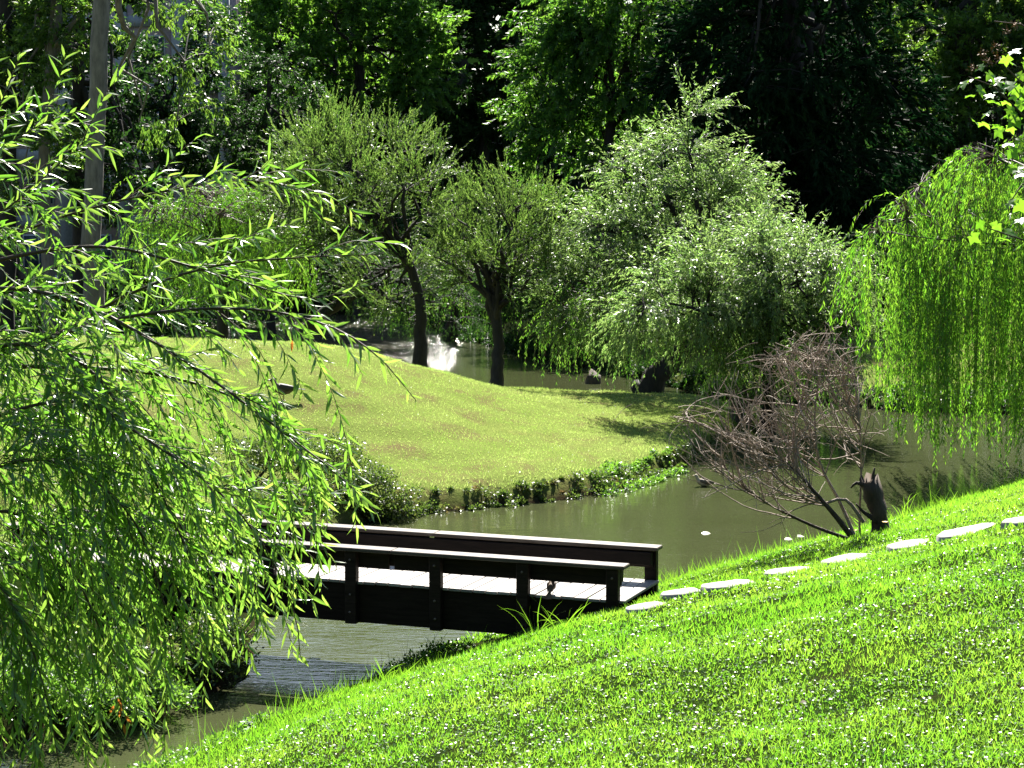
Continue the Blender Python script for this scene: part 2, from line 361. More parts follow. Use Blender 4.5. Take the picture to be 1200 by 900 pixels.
for side, y0 in (('near', 0.02), ('far', BW - .02)):
    s = -1 if side == 'near' else 1
    beam = bevel_box((0, -.04, -.52), (BL, .04, -.04), .006)
    bpart('edge_beam', beam, M_rail, (0, YS * y0, 0))
    post = bevel_box((-.075, -.05, -.525), (.075, .05, .375), .008)
    u0 = .10 if side == 'near' else .06
    k = 0
    while u0 + k * 1.12 < BL - .1:
        bpart('rail_post', post, M_rail, (u0 + k * 1.12, YS * (y0 + s * .093), rng.normal() * .003), 0, rng.normal() * .006); k += 1
    for a_, c_ in ((-.06, 2.9), (2.906, 5.6), (5.606, BL)):              # rails are jointed lengths, none quite in line
        t_ = rng.normal() * .0016
        o = bpart('rail_top', bevel_box((a_, -.115, 0), (c_, .115, .045), .008), M_cap, (0, YS * (y0 + s * .06) + rng.normal() * .003, .378 + rng.uniform(0, .004)), t_)
        bpart('rail_board', bevel_box((a_ + .06, -.02, .165), (c_ - .004, .02, .37), .006), M_rail, (0.02, YS * (y0 + s * .02), rng.normal() * .002))
    bpart('rail_backing', bevel_box((.02, -.03, .20), (BL, .03, .36), .006), M_rail, (0.0, YS * (y0 - s * .033), 0))
    ang = np.linspace(0, 2 * np.pi, 8, endpoint=False); bv = np.vstack([np.stack([.016 * np.cos(ang), 0 * ang, .016 * np.sin(ang)], 1), np.stack([.013 * np.cos(ang), 0 * ang + YS * s * .012, .013 * np.sin(ang)], 1)])
    bo = build('bolt', bv, [np.array([[q, (q + 1) % 8, 8 + (q + 1) % 8, 8 + q] for q in range(8)]), np.arange(8, 16)[None]], M_bolt, None); bolt_me = bo.data; bpy.data.objects.remove(bo)
    for q in range(k):
        for zz in (.27, -.16, -.38): bpart('bolt', bolt_me, M_bolt, (u0 + q * 1.12 + rng.normal() * .004, YS * (y0 + s * .1435), zz))
for k in range(4):
    bpart('cross_bearer', bevel_box((-.06, .07, -.5), (.06, BW - .07, -.05)) if YS > 0 else bevel_box((-.06, -BW + .07, -.5), (.06, -.07, -.05)), M_rail, (1.2 + k * 2.1, 0, 0))

# ------------------------------------------------------------------ stepping stones
M_stone = plain('pale_stone', (.34, .32, .29), .8)
stones = [(757, 713, 36, 'worn flat stone half sunk in grass at the bridge end'), (797, 697, 34, 'small pale stepping stone just past the bridge end'), (855, 687, 46, 'second pale stepping stone from the bridge along the pond path'),
          (926, 671, 44, 'third pale stepping stone from the bridge along the pond path'), (994, 657, 48, 'fourth pale stepping stone, beside the foot of the dead shrub'), (1068, 640, 44, 'fifth stepping stone from the bridge, past the dead shrub'),
          (1140, 624, 62, 'long pale stepping stone sixth along the path from the bridge'), (1200, 612, 40, 'seventh stepping stone from the bridge, under the hanging willow')]
for i, (px, py, w, lab) in enumerate(stones):
    r = np.random.default_rng(40 + i); p = ground(px, py); wid = w * 1.32 / 2500 * p[1]
    n = 14; ang = np.sort(np.linspace(0, 2 * np.pi, n, endpoint=False) + r.uniform(-.12, .12, n))
    rad = r.uniform(.92, 1.08, n) / (np.abs(np.cos(ang)) ** 4 + np.abs(np.sin(ang)) ** 4) ** .25; ex = np.cos(ang) * wid * .54 * rad; ey = np.sin(ang) * wid * .36 * rad; rz_ = r.uniform(.35, .75); ex, ey = ex * math.cos(rz_) - ey * math.sin(rz_), ex * math.sin(rz_) + ey * math.cos(rz_)
    e = .05; sl_x = (gz(p[0] + .2, p[1]) - gz(p[0] - .2, p[1])) / .4; sl_y = (gz(p[0], p[1] + .2) - gz(p[0], p[1] - .2)) / .4
    sl_x *= .4; sl_y *= .3
    rings = []
    for sc1, z in ((1.04, -.16), (1, .008), (.95, .022)):
        rings.append(np.stack([ex * sc1, ey * sc1, z + ex * sc1 * sl_x + ey * sc1 * sl_y + (r.uniform(-.004, .004, n) if z > 0 else 0)], 1))
    v = np.vstack(rings); q = [[k * n + j, k * n + (j + 1) % n, (k + 1) * n + (j + 1) % n, (k + 1) * n + j] for k in range(2) for j in range(n)]
    o = build('stepping_stone', v, [np.array(q), np.array([[2 * n + j for j in range(n)]])], M_stone)
    o.location = (p[0], p[1], p[2] + .012); tag(o, lab, 'stone', 'stepping stones of the pond path')

# ------------------------------------------------------------------ trees
def ell_pts(rng, n, ells, shell=.5):
    ells = np.asarray(ells, float); w = ells[:, 3] * ells[:, 4] * ells[:, 5]; k = rng.choice(len(ells), n, p=w / w.sum())
    d = nrm(rng.normal(size=(n, 3))); r = rng.uniform(0, 1, n) ** (1 / 3) * (1 - shell) + shell * rng.uniform(.8, 1.06, n)
    return ells[k, :3] + d * r[:, None] * ells[k, 3:6], k, d
def bez(a, c, b, n):
    t = np.linspace(0, 1, n)[None, :, None]; return (1 - t) ** 2 * a[:, None] + 2 * t * (1 - t) * c[:, None] + t * t * b[:, None]
def tree(name, label, cat, base, trunk, r0, ells, leaf, bark, seed, n_limb=9, n_conn=220, twigs=6, tw_len=.7, out_w=.8, up=.35, trop=(0, 0, .2), wig=.18,
         ll=.07, lw=.018, per=20, lkind='quad', shell=.55, droop=.3, tw_r=.006, group=None, r1=.45, tint=(0, 1), spread=.8, splay=.75, fine=True, plume=None):
    rng = np.random.default_rng(seed); base = np.asarray(base, float)
    t = thing(name, label, cat, base, group)
    ells = [tuple(e) for e in ells]; cen = np.average(np.array(ells)[:, :3], axis=0)
    tp = smoothpath(trunk, 14); tp[1:-1] += rng.normal(size=(12, 3)) * r0 * .12
    s = np.linspace(0, 1, 14); tr = r0 * (1 - (1 - r1) * s) * (1 + .55 * np.exp(-s * 12))
    wood = Acc(); v, f = tubes(tp[None], tr[None], 10); wood.add(v, f)
    tg, _, _ = ell_pts(rng, n_limb, ells, .25); ts = rng.uniform(.62, 1, n_limb); ts[:2] = 1
    a, da = along(tp[None], np.zeros(n_limb, int), ts)
    c = (a + tg) / 2 + da * np.linalg.norm(tg - a, axis=1)[:, None] * .28
    LB = bez(a, c, tg, 9); LB[:, 1:-1] += rng.normal(size=LB[:, 1:-1].shape) * .035 * np.linalg.norm(tg - a, axis=1)[:, None, None]
    rr = np.interp(ts, s, tr)[:, None] * .62 * np.linspace(1, .16, 9)[None]
    v, f = tubes(LB, rr, 6); wood.add(v, f)
    wood.out('trunk', bark, t, smooth=True, origin=base)
    nodes = np.vstack([LB[:, 2:].reshape(-1, 3), tp[9:]])
    q, k, _ = ell_pts(rng, n_conn, ells, shell)
    D = np.linalg.norm(q[:, None] - nodes[None], axis=2) + .4 * np.maximum(0, nodes[None, :, 2] - q[:, None, 2]); st = nodes[D.argmin(1)]
    c = (st + q) / 2 + np.array([0, 0, .18]) * np.linalg.norm(q - st, axis=1)[:, None] + rng.normal(size=q.shape) * .06 * np.linalg.norm(q - st, axis=1)[:, None]
    CN = bez(st, c, q, 5)
    br = Acc(); cl = np.linalg.norm(q - st, axis=1)
    v, f = tubes(CN[:, [0, 2, 4]], (tw_r * 1.2 + .006 * cl)[:, None] * np.linspace(1.4, .6, 3)[None], 3); br.add(v, f)
    nt_ = n_conn * twigs; i = np.repeat(np.arange(n_conn), twigs); tt = rng.uniform(.45, 1, nt_); p, d = along(CN, i, tt)
    ed = nrm((p - np.asarray(ells)[k[i], :3]) / np.asarray(ells)[k[i], 3:6])
    d0 = nrm(out_w * ed + .35 * d + np.array([0, 0, up]) + spread * .6 * rng.normal(size=p.shape))
    if plume is not None:                     # feathery boughs: twigs sweep forward along their branch
        tt = rng.uniform(.2, 1, nt_); p, d = along(CN, i, tt); d0 = nrm(plume * d + perp(rng, d) * .5 + np.array([0, 0, up * .5]) + .2 * ed)
    L = tw_len * rng.uniform(.5, 1.25, nt_); TW = grow(rng, p, d0, L, 6, np.asarray(trop) / max(tw_len, .1), wig * .5)
    if fine: v, f = tubes(TW[:, [0, 2, 5]], tw_r * np.linspace(1, .4, 3)[None] * np.ones((nt_, 1)), 3); br.add(v, f)
    br.out('twigs', bark, t, kind='stuff', origin=base)
    i = np.repeat(np.arange(nt_), per); N = len(i); p, d = along(TW, i, rng.uniform(.12, 1, N))
    ax = nrm(d * (1.5 - splay) + perp(rng, d) * splay + np.array([0, 0, -droop])); nr = nrm(rng.normal(size=(N, 3)) * .75 + np.array([0, 0, .8]))
    v, f, kk = leaves(p, ax, nr, ll * rng.uniform(.6, 1.25, N), lw * rng.uniform(.7, 1.2, N), lkind)
    tn = np.clip(rng.normal(.5, .22, N) + .18 * rng.normal(size=nt_)[i], 0, 1) * (tint[1] - tint[0]) + tint[0]
    build('crown', v - base, f, leaf, t, np.repeat(tn, kk), kind='stuff')
    return t

def weeping(name, label, base, trunk, r0, ells, n_str, leaf, bark, seed, bottom, ll=.09, lw=.014, sp=.035, n_limb=10, group=None, starts=None, sway=.05, cat='tree', drift=.8, arch=.12, limb_r=.25, lift=.1):
    """strands hanging from an arched canopy; bottom(x, rng) gives the height they reach"""
    rng = np.random.default_rng(seed); base = np.asarray(base, float); t = thing(name, label, cat, base, group)
    tp = smoothpath(trunk, 12); s = np.linspace(0, 1, 12); tr = r0 * (1 - .5 * s) * (1 + .5 * np.exp(-s * 12))
    wood = Acc(); v, f = tubes(tp[None], tr[None], 10); wood.add(v, f)
    if starts is None: starts, _, dd = ell_pts(rng, n_str, ells, .75); starts[:, 2] = np.where(dd[:, 2] < -.1, np.asarray(ells)[0][2] + np.abs(starts[:, 2] - np.asarray(ells)[0][2]) * .6, starts[:, 2])
    n_str = len(starts); tg = starts[rng.choice(n_str, n_limb, replace=False)]
    ts = rng.uniform(.6, 1, n_limb); a, da = along(tp[None], np.zeros(n_limb, int), ts)
    ln = np.linalg.norm(tg - a, axis=1)[:, None]; c = (a + tg) / 2 + np.array([0, 0, arch]) * ln
    LB = bez(a, c, tg, 10); rr = r0 * limb_r * np.linspace(1, .12, 10)[None] * np.ones((n_limb, 1))
    v, f = tubes(LB, rr, 6); wood.add(v, f); wood.out('trunk', bark, t, smooth=True, origin=base)
    nodes = LB[:, 3:].reshape(-1, 3); D = np.linalg.norm(starts[:, None] - nodes[None], axis=2); st = nodes[D.argmin(1)]
    dist = np.linalg.norm(starts - st, axis=1)[:, None]
    CN = bez(st, (st + starts) / 2 + np.array([0, 0, lift]) * dist, starts, 5); br = Acc()
    v, f = tubes(CN[:, [0, 2, 4]], .012 * np.linspace(1.2, .5, 3)[None] * np.ones((n_str, 1)), 3); br.add(v, f)
    d0 = nrm(nrm(CN[:, -1] - CN[:, -2]) * drift + rng.normal(size=(n_str, 3)) * .25 + np.array([0, 0, -.2]))
    bt = np.array([bottom(p_, rng) for p_ in starts]); L = np.maximum(.35, starts[:, 2] - bt)
    n = 9; TW = grow(rng, starts, d0, L * 1.04, n, (0, 0, -1.6), sway)
    v, f = tubes(TW[:, ::2], .004 * np.linspace(1.2, .5, 5)[None] * np.ones((n_str, 1)), 3); br.add(v, f); br.out('twigs', M_twig, t, kind='stuff', origin=base)
    cnt = np.maximum(4, (L / sp)).astype(int); i = np.repeat(np.arange(n_str), cnt); N = len(i); p, d = along(TW, i, rng.uniform(.0, 1, N))
    ax = nrm(d * .9 + perp(rng, d) * .6 + np.array([0, 0, -.35])); nr = nrm(rng.normal(size=(N, 3)))
    v, f, kk = leaves(p, ax, nr, ll * rng.uniform(.65, 1.25, N), lw * rng.uniform(.7, 1.2, N), 'quad')
    tn = np.clip(rng.normal(.45, .2, N) + .3 * rng.normal(size=n_str)[i], 0, 1)
    build('crown', v - base, f, leaf, t, np.repeat(tn, kk), kind='stuff'); return t

def hanging(t, base, n_str, xr, yr, Yr, low, leaf, seed, ll=.11, lw=.024, sp=.05):
    """curtain of drooping shoots under a crown; pixel ranges are turned into places once, at the given distances"""
    rng = np.random.default_rng(seed); base = np.asarray(base, float)
    st = np.array([atY(a, c_, Y) for a, c_, Y in zip(rng.uniform(*xr, n_str), rng.uniform(*yr, n_str), rng.uniform(*Yr, n_str))])
    bt = np.array([max(.12, atY(600, lo, p_[1])[2]) for lo, p_ in zip(rng.uniform(*low, n_str), st)]); L = np.maximum(.3, st[:, 2] - bt)
    TW = grow(rng, st, nrm(rng.normal(size=(n_str, 3)) * .6 + [0, 0, -.2]), L, 7, (0, 0, -1.4), .06)
    v, f = tubes(TW[:, ::3], .004 * np.ones((n_str, 3)), 3); build('hanging_stems', v - base, f, M_twig, t, kind='stuff')
    i = np.repeat(np.arange(n_str), np.maximum(4, L / sp).astype(int)); N = len(i); p, d = along(TW, i, rng.uniform(0, 1, N))
    v, f, kk = leaves(p, nrm(d * .9 + perp(rng, d) * .6 + [0, 0, -.3]), nrm(rng.normal(size=(N, 3))), ll * rng.uniform(.65, 1.25, N), lw * rng.uniform(.7, 1.2, N), 'quad')
    build('hanging_shoots', v - base, f, leaf, t, np.repeat(np.clip(rng.normal(.4, .25, N) + .2 * rng.normal(size=n_str)[i], 0, 1), kk), kind='stuff')
def at_g(x, y): return np.array([x, y, gz(x, y) - .05])
P = atY
# --- two airy willows on the crest of the island
b0 = at_g(-2.62, 60)
tree('willow_tree', 'rounded airy willow with forked dark trunk on the island crest', 'tree', b0, [b0, P(493, 370, 60), P(484, 315, 60), P(455, 265, 60)], .21,
     [(*P(400, 210, 60), 2.04, 1.86, 1.81), (*P(470, 225, 59.6), 1.57, 1.63, 1.75), (*P(358, 250, 60), 1.28, 1.51, 1.51), (*P(450, 330, 60.4), 1.51, 1.51, 1.05)], M_fine, M_bark, 11,
     n_limb=18, n_conn=200, twigs=10, tw_len=1.0, plume=.8, up=.9, trop=(0, 0, .3), splay=.5, droop=.05, ll=.085, lw=.026, per=42, lkind='tri', shell=.55, tw_r=.005)
b0 = at_g(-.44, 57.6)
tree('willow_tree', 'smaller vase-shaped willow with straight dark trunk on the island crest', 'tree', b0, [b0, P(584, 400, 58), P(579, 345, 58)], .185,
     [(*P(578, 275, 58), 1.67, 1.55, 1.50), (*P(545, 310, 58), 1.00, 1.00, 1.00), (*P(628, 285, 58.2), 0.89, 1.11, 1.11)], M_fine, M_bark, 12,
     n_limb=16, n_conn=120, twigs=9, tw_len=1.1, plume=.8, up=1.1, trop=(0, 0, .4), splay=.5, droop=.05, ll=.08, lw=.025, per=40, lkind='tri', shell=.4, tw_r=.005, r1=.7)
b0 = at_g(-6.1, 62)
tree('willow_tree', 'willow with sharply leaning trunk behind the island crest', 'tree', b0, [b0, P(352, 396, 62), P(390, 360, 62), P(430, 335, 62)], .27,
     [(*P(440, 325, 62), 1.8, 1.4, .9), (*P(510, 360, 62.5), 1.3, 1.2, .8)], M_under, M_bark, 13, n_limb=8, n_conn=140, twigs=6, tw_len=.8, up=-.1, trop=(0, 0, -.6), ll=.08, lw=.02, per=18)
# --- silvery willows leaning over the water at the right tip of the island
b0 = at_g(3.55, 57.3)
c1 = tree('willow_tree', 'tall silvery willow with thick trunk leaning over the water', 'tree', b0, [b0, P(772, 443, 57.1), P(803, 408, 56.9), P(828, 370, 57.2), P(822, 300, 57.6)], .33,
     [(*P(790, 235, 57.8), 2.0, 1.7, 1.7), (*P(815, 175, 57.8), .9, 1.0, 1.5), (*P(715, 285, 57.6), 1.7, 1.5, 1.3), (*P(850, 265, 58), 1.3, 1.4, 1.3), (*P(685, 345, 57.6), 1.2, 1.3, 1.2), (*P(740, 345, 57.8), 1.1, 1.2, 1.0)], M_silver, M_bark, 14,
     n_limb=20, n_conn=230, twigs=11, tw_len=1.25, up=.6, trop=(0, 0, -.5), splay=.6, ll=.125, lw=.03, per=24, tw_r=.006, shell=.8, plume=.9)
hanging(c1, b0, 260, (640, 800), (325, 385), (56.2, 59.3), (405, 452), M_green, 141)
b0 = at_g(6.2, 51.0)
c2 = tree('willow_tree', 'broad low silvery willow spreading over the water behind the dead shrub', 'tree', b0, [b0, P(900, 445, 50.6), P(890, 400, 50.2), P(885, 360, 50)], .2,
     [(*P(885, 322, 50), 1.9, 1.6, 1.1), (*P(945, 342, 50), 1.4, 1.5, 1.0), (*P(810, 352, 49.6), 1.4, 1.5, .8), (*P(772, 378, 49.2), .9, 1.2, .5), (*P(900, 388, 50.4), 2.1, 1.5, .8), (*P(965, 392, 50), 1.0, 1.3, .9)], M_silver, M_bark, 15,
     n_limb=20, n_conn=250, twigs=11, tw_len=1.25, up=.55, trop=(0, 0, -1.0), splay=.6, ll=.12, lw=.028, per=24, tw_r=.006, shell=.78, plume=.9)
hanging(c2, b0, 110, (730, 835), (368, 400), (48.2, 50.6), (392, 446), M_silver, 152)
hanging(c2, b0, 300, (825, 1000), (365, 425), (48.8, 52.2), (425, 492), M_green, 151)
# --- weeping willows behind
b0 = at_g(-8.5, 62)
weeping('weeping_willow', 'bright yellow-green weeping willow rising behind the lawn of the island', b0, [b0, P(262, 330, 62), P(258, 270, 62)], .2,
        [(*P(258, 262, 62), 2.4, 1.9, 1.3)], 620, M_weep, M_bark, 21, lambda p, r: r.uniform(1.9, 3.2), ll=.11, lw=.02, sp=.045, n_limb=22)
b0 = at_g(1.6, 71.5)
weeping('weeping_willow', 'weeping willow curtain, leaves coloured dark for shade, on the far bank by white flowers', b0, [b0, P(645, 380, 71.5), P(650, 320, 71.5), P(660, 280, 71.5)], .27,
        [(*P(690, 325, 71), 3.6, 2.6, 1.9)], 640, M_under, M_bark, 22, lambda p, r: r.uniform(.5, 1.8), ll=.15, lw=.032, sp=.055)  # leaf colour darkened to stand in for shade from the trees behind
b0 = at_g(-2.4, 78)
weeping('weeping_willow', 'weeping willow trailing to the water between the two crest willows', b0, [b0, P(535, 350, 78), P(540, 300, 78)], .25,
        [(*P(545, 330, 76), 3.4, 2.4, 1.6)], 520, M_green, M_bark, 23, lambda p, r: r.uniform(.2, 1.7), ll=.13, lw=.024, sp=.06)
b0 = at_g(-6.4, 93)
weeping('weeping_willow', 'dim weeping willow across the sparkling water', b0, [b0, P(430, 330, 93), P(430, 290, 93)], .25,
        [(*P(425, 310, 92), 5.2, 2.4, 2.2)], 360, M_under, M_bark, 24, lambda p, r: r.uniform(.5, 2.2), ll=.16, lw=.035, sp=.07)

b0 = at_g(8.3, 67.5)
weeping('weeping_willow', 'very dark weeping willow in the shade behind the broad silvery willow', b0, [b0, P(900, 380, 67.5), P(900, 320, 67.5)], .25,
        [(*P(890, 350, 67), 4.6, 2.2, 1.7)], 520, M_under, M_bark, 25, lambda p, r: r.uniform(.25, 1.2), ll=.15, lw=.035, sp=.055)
# --- right-hand weeping willow
b0 = at_g(13.2, 43.5); rng = np.random.default_rng(31)
ns = 680; ncl = 52; ccx = np.sort(rng.uniform(1050, 1295, ncl)); ccx[:3] = (1018, 1023, 1028); cY = rng.uniform(40.5, 45.5, ncl); coff = rng.uniform(0, 1, ncl) ** 2.5 * 150 * (ccx > 1034); clen = rng.uniform(0, 90, ncl)
cl_ = rng.integers(0, ncl, ns); sx_ = ccx[cl_] + rng.normal(0, 7, ns)
ty = np.interp(sx_, [1003, 1020, 1060, 1090, 1130, 1200, 1260], [275, 258, 222, 192, 168, 145, 128]) + coff[cl_] + np.abs(rng.normal(size=ns)) * 12
st = np.array([P(a, b_, Y) for a, b_, Y in zip(sx_, ty, cY[cl_] + rng.normal(0, .25, ns))]); clen_of = {tuple(np.round(p_, 4)): clen[c_] for p_, c_ in zip(st, cl_)}
def rb(p, r):
    px = 600 + 2500 * p[0] / p[1]
    lo = np.interp(px, [1000, 1030, 1045, 1062, 1078, 1110, 1150, 1200, 1260], [420, 465, 470, 560, 560, 545, 555, 550, 540])
    return atY(px, lo - clen_of.get(tuple(np.round(p, 4)), 30) - abs(r.normal()) * 30, p[1])[2]
weeping('weeping_willow', 'brilliant lime weeping willow curtain hanging over the near bank', b0, [b0, b0 + [.05, 0, 2.4], b0 + [-.3, 0, 4.6], b0 + [-.8, 0, 6.6]], .33,
        None, ns, M_weep, M_bark, 32, rb, ll=.135, lw=.024, sp=.040, n_limb=16, starts=st, sway=.035, drift=.3, arch=-.05, limb_r=.12, lift=.08)

# --- background wood
b0 = at_g(-6.5, 92)
tree('park_tree', 'fresh green feathery tree behind the island willows', 'tree', b0, [b0, P(425, 120, 92), P(420, 40, 92)], .3,
     [(*P(340, 60, 92), 2.6, 2, 2.2), (*P(440, 50, 92), 2.8, 2, 2.6), (*P(400, -30, 92), 4.2, 2.5, 2.2), (*P(500, 80, 92), 1.6, 1.8, 2)], M_green, M_bark, 51, fine=False,
     n_limb=14, n_conn=330, twigs=6, tw_len=1.0, ll=.24, lw=.12, per=30, up=.3, lkind='tri', tint=(.2, 1))
b0 = at_g(-2, 97)
tree('park_tree', 'dark leafy tree in shade behind the feathery green tree', 'tree', b0, [b0, P(570, 160, 97), P(572, 60, 97)], .35,
     [(*P(570, 60, 97), 3.2, 2.4, 4), (*P(560, 170, 97), 3.4, 2.2, 2.2), (*P(620, 0, 97), 3, 2.5, 3)], M_under, M_bark, 52, fine=False, n_conn=300, twigs=6, tw_len=1.1, ll=.28, lw=.16, per=30, lkind='tri')
b0 = at_g(3.4, 80)
tree('park_tree', 'sunlit tree with drooping sprays arching toward the feathery tree', 'tree', b0, [b0, P(708, 250, 80), P(715, 150, 80), P(740, 60, 80)], .3,
     [(*P(690, 80, 80), 2.3, 2, 2.2), (*P(630, 100, 80), 1.7, 1.6, 1.3), (*P(690, 190, 80), 2.4, 2, 2.0), (*P(745, 20, 80), 2.8, 2, 2.6), (*P(660, 20, 80), 1.6, 1.6, 1.6)], M_green, M_bark, 53, fine=False,
     n_limb=16, n_conn=340, twigs=6, tw_len=1.2, ll=.2, lw=.095, per=32, lkind='tri', up=.0, trop=(-.3, 0, -.8))
b0 = at_g(10.2, 76)
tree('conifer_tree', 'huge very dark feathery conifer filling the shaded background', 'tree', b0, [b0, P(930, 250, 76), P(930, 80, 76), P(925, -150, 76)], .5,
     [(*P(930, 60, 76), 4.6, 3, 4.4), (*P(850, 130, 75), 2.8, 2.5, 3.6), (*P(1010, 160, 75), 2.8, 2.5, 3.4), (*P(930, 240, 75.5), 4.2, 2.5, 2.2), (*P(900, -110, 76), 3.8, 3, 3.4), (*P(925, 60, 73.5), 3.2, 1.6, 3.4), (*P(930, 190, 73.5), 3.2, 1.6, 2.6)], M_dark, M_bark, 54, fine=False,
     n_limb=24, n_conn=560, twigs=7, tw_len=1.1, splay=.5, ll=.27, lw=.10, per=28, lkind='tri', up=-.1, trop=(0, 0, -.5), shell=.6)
b0 = at_g(17.2, 86)
tree('park_tree', 'dark forked tree with thin foliage beyond the conifer', 'tree', b0, [b0, P(1130, 200, 86), P(1132, 90, 86), P(1140, -40, 86)], .32,
     [(*P(1120, 20, 86), 3.4, 2.5, 2.6), (*P(1180, 60, 86), 2.6, 2.3, 2.4), (*P(1100, 110, 86), 2.0, 1.8, 1.8)], M_broad, M_bark, 55, fine=False, n_conn=220, twigs=6, tw_len=1.0, ll=.24, lw=.13, per=24, lkind='tri', r1=.7)
b0 = at_g(20.6, 88)
tree('park_tree', 'straight dark trunked tree beside the forked tree', 'tree', b0, [b0, P(1184, 200, 88), P(1182, 90, 88), P(1180, -60, 88)], .42,
     [(*P(1190, -40, 88), 4, 2.5, 3), (*P(1170, 150, 88), 3.2, 2.4, 2.4), (*P(1110, 200, 87), 3.0, 2.2, 2.0), (*P(1220, 230, 87), 3.2, 2.2, 2.2)], M_under, M_bark, 56, fine=False, n_conn=280, twigs=6, tw_len=1.0, ll=.26, lw=.15, per=28, lkind='tri', r1=.8)
# left group
b0 = at_g(-13.2, 67)
tree('broadleaf_tree', 'tall grey trunked tree with glossy hanging leaves behind the near willow', 'tree', b0, [b0, P(108, 260, 67), P(113, 120, 67), P(122, -40, 67), P(130, -190, 67)], .31,
     [(*P(220, 55, 71.5), 1.7, 1.6, 1.3), (*P(195, 125, 71.5), 1.4, 1.5, 1.0), (*P(195, 5, 71.5), 1.4, 1.5, 1.2), (*P(240, 100, 70), 1.0, 1.2, .7), (*P(130, -230, 69), 4, 3, 2)], M_broad, M_barkg, 57, fine=False,
     n_limb=14, n_conn=150, twigs=6, tw_len=.75, ll=.2, lw=.08, per=16, up=-.1, trop=(0, 0, -.7), r1=.8, droop=.7)
b0 = at_g(-15.8, 73)
tree('broadleaf_tree', 'slim grey leaning tree with a low fork left of the tall trunk', 'tree', b0, [b0, P(52, 180, 73), P(62, 60, 73), P(68, -60, 73)], .22,
     [(*P(30, 60, 73), 1.6, 1.5, 2), (*P(90, 20, 73), 1.4, 1.5, 1.8), (*P(40, 190, 73), 1.7, 1.5, 1.6)], M_broad, M_barkg, 58, fine=False, n_conn=130, twigs=6, tw_len=.8, ll=.22, lw=.09, per=16, r1=.8)
b0 = at_g(-15.6, 77)
tree('broadleaf_tree', 'dark straight trunk tree standing close behind the tall grey trunk', 'tree', b0, [b0, P(91, 180, 77), P(92, 60, 77), P(94, -80, 77)], .24,
     [(*P(130, 200, 77), 2.0, 1.6, 1.5), (*P(100, 100, 79), 2.0, 1.6, 2.2), (*P(130, -50, 77), 2.4, 2, 1.6)], M_under, M_bark, 59, fine=False, n_conn=170, twigs=6, tw_len=.9, ll=.24, lw=.11, per=16, r1=.9)
b0 = at_g(-17.9, 75)
tree('broadleaf_tree', 'thick dark trunk tree farthest along the lawn from the pond path', 'tree', b0, [b0, P(8, 180, 75), P(9, 60, 75), P(6, -80, 75)], .32,
     [(*P(0, 0, 75), 2.4, 1.6, 2.2), (*P(-40, 120, 75), 2, 1.6, 2)], M_under, M_bark, 60, fine=False, n_conn=130, twigs=6, tw_len=.9, ll=.24, lw=.11, per=16, r1=.9)
b0 = at_g(-8.9, 79)
tree('layered_tree', 'small dark tree with flat layered boughs in front of the building', 'tree', b0, [b0, P(311, 190, 79), P(314, 120, 79), P(318, 70, 79)], .16,
     [(*P(325, 70, 79), 1.3, 1.2, .4), (*P(320, 110, 79), 2.0, 1.6, .4), (*P(270, 140, 79), 1.3, 1.3, .35), (*P(345, 140, 79), 1.6, 1.4, .4), (*P(310, 175, 79), 2.0, 1.5, .4)], M_under, M_bark, 61, fine=False,
     n_limb=14, n_conn=170, twigs=5, tw_len=.5, ll=.13, lw=.05, per=16, up=.1, trop=(0, 0, -.2), tint=(.3, 1.0))

# shrubs
def shrub(name, label, c, rx, ry, rz, n, mat, seed, ll=.06, lw=.035, group=None, lk='quad', rough=.25, cat='shrub', nrup=.6):
    rng = np.random.default_rng(seed); base = np.array([c[0], c[1], gz(c[0], c[1]) - .05]) if len(c) == 2 else np.asarray(c, float)
    t = thing(name, label, cat, base, group)
    k = 7; lob = np.stack([rng.uniform(-.6, .6, k) * rx, rng.uniform(-.6, .6, k) * ry, rng.uniform(.35, .75, k) * rz], 1); lr = rng.uniform(.45, .62, k)
    j = rng.integers(0, k, n); d = nrm(rng.normal(size=(n, 3))); d[:, 2] = np.where(d[:, 2] < -.4, -d[:, 2], d[:, 2])
    r = (rng.uniform(.6, 1.0, n) ** .6) * (1 + rough * rng.normal(size=n) * .5)
    p = lob[j] + d * (r * lr[j])[:, None] * np.array([rx, ry, rz]); p[:, 2] = np.maximum(p[:, 2], .02)
    ax = nrm(d * .6 + rng.normal(size=(n, 3)) * .7 + [0, 0, .2]); nr = nrm(d * .6 + rng.normal(size=(n, 3)) * .6 + [0, 0, nrup])
    v, f, kk = leaves(p, ax, nr, ll * rng.uniform(.6, 1.3, n), lw * rng.uniform(.7, 1.2, n), lk)
    build('foliage', v, f, mat, t, np.repeat(np.clip(rng.normal(.5, .25, n), 0, 1), kk), kind='stuff')
    m_ = 9; e = lob[rng.integers(0, k, m_)]; TW = bez(np.tile([[0, 0, 0.]], (m_, 1)) + rng.normal(size=(m_, 3)) * [.1 * rx, .1 * ry, 0], e * [.4, .4, .7], e, 6)
    v, f = tubes(TW, .018 * np.linspace(1, .3, 6)[None] * np.ones((m_, 1)), 4); build('stems', v, f, M_bark, t, kind='stuff'); return t
rng = np.random.default_rng(77)
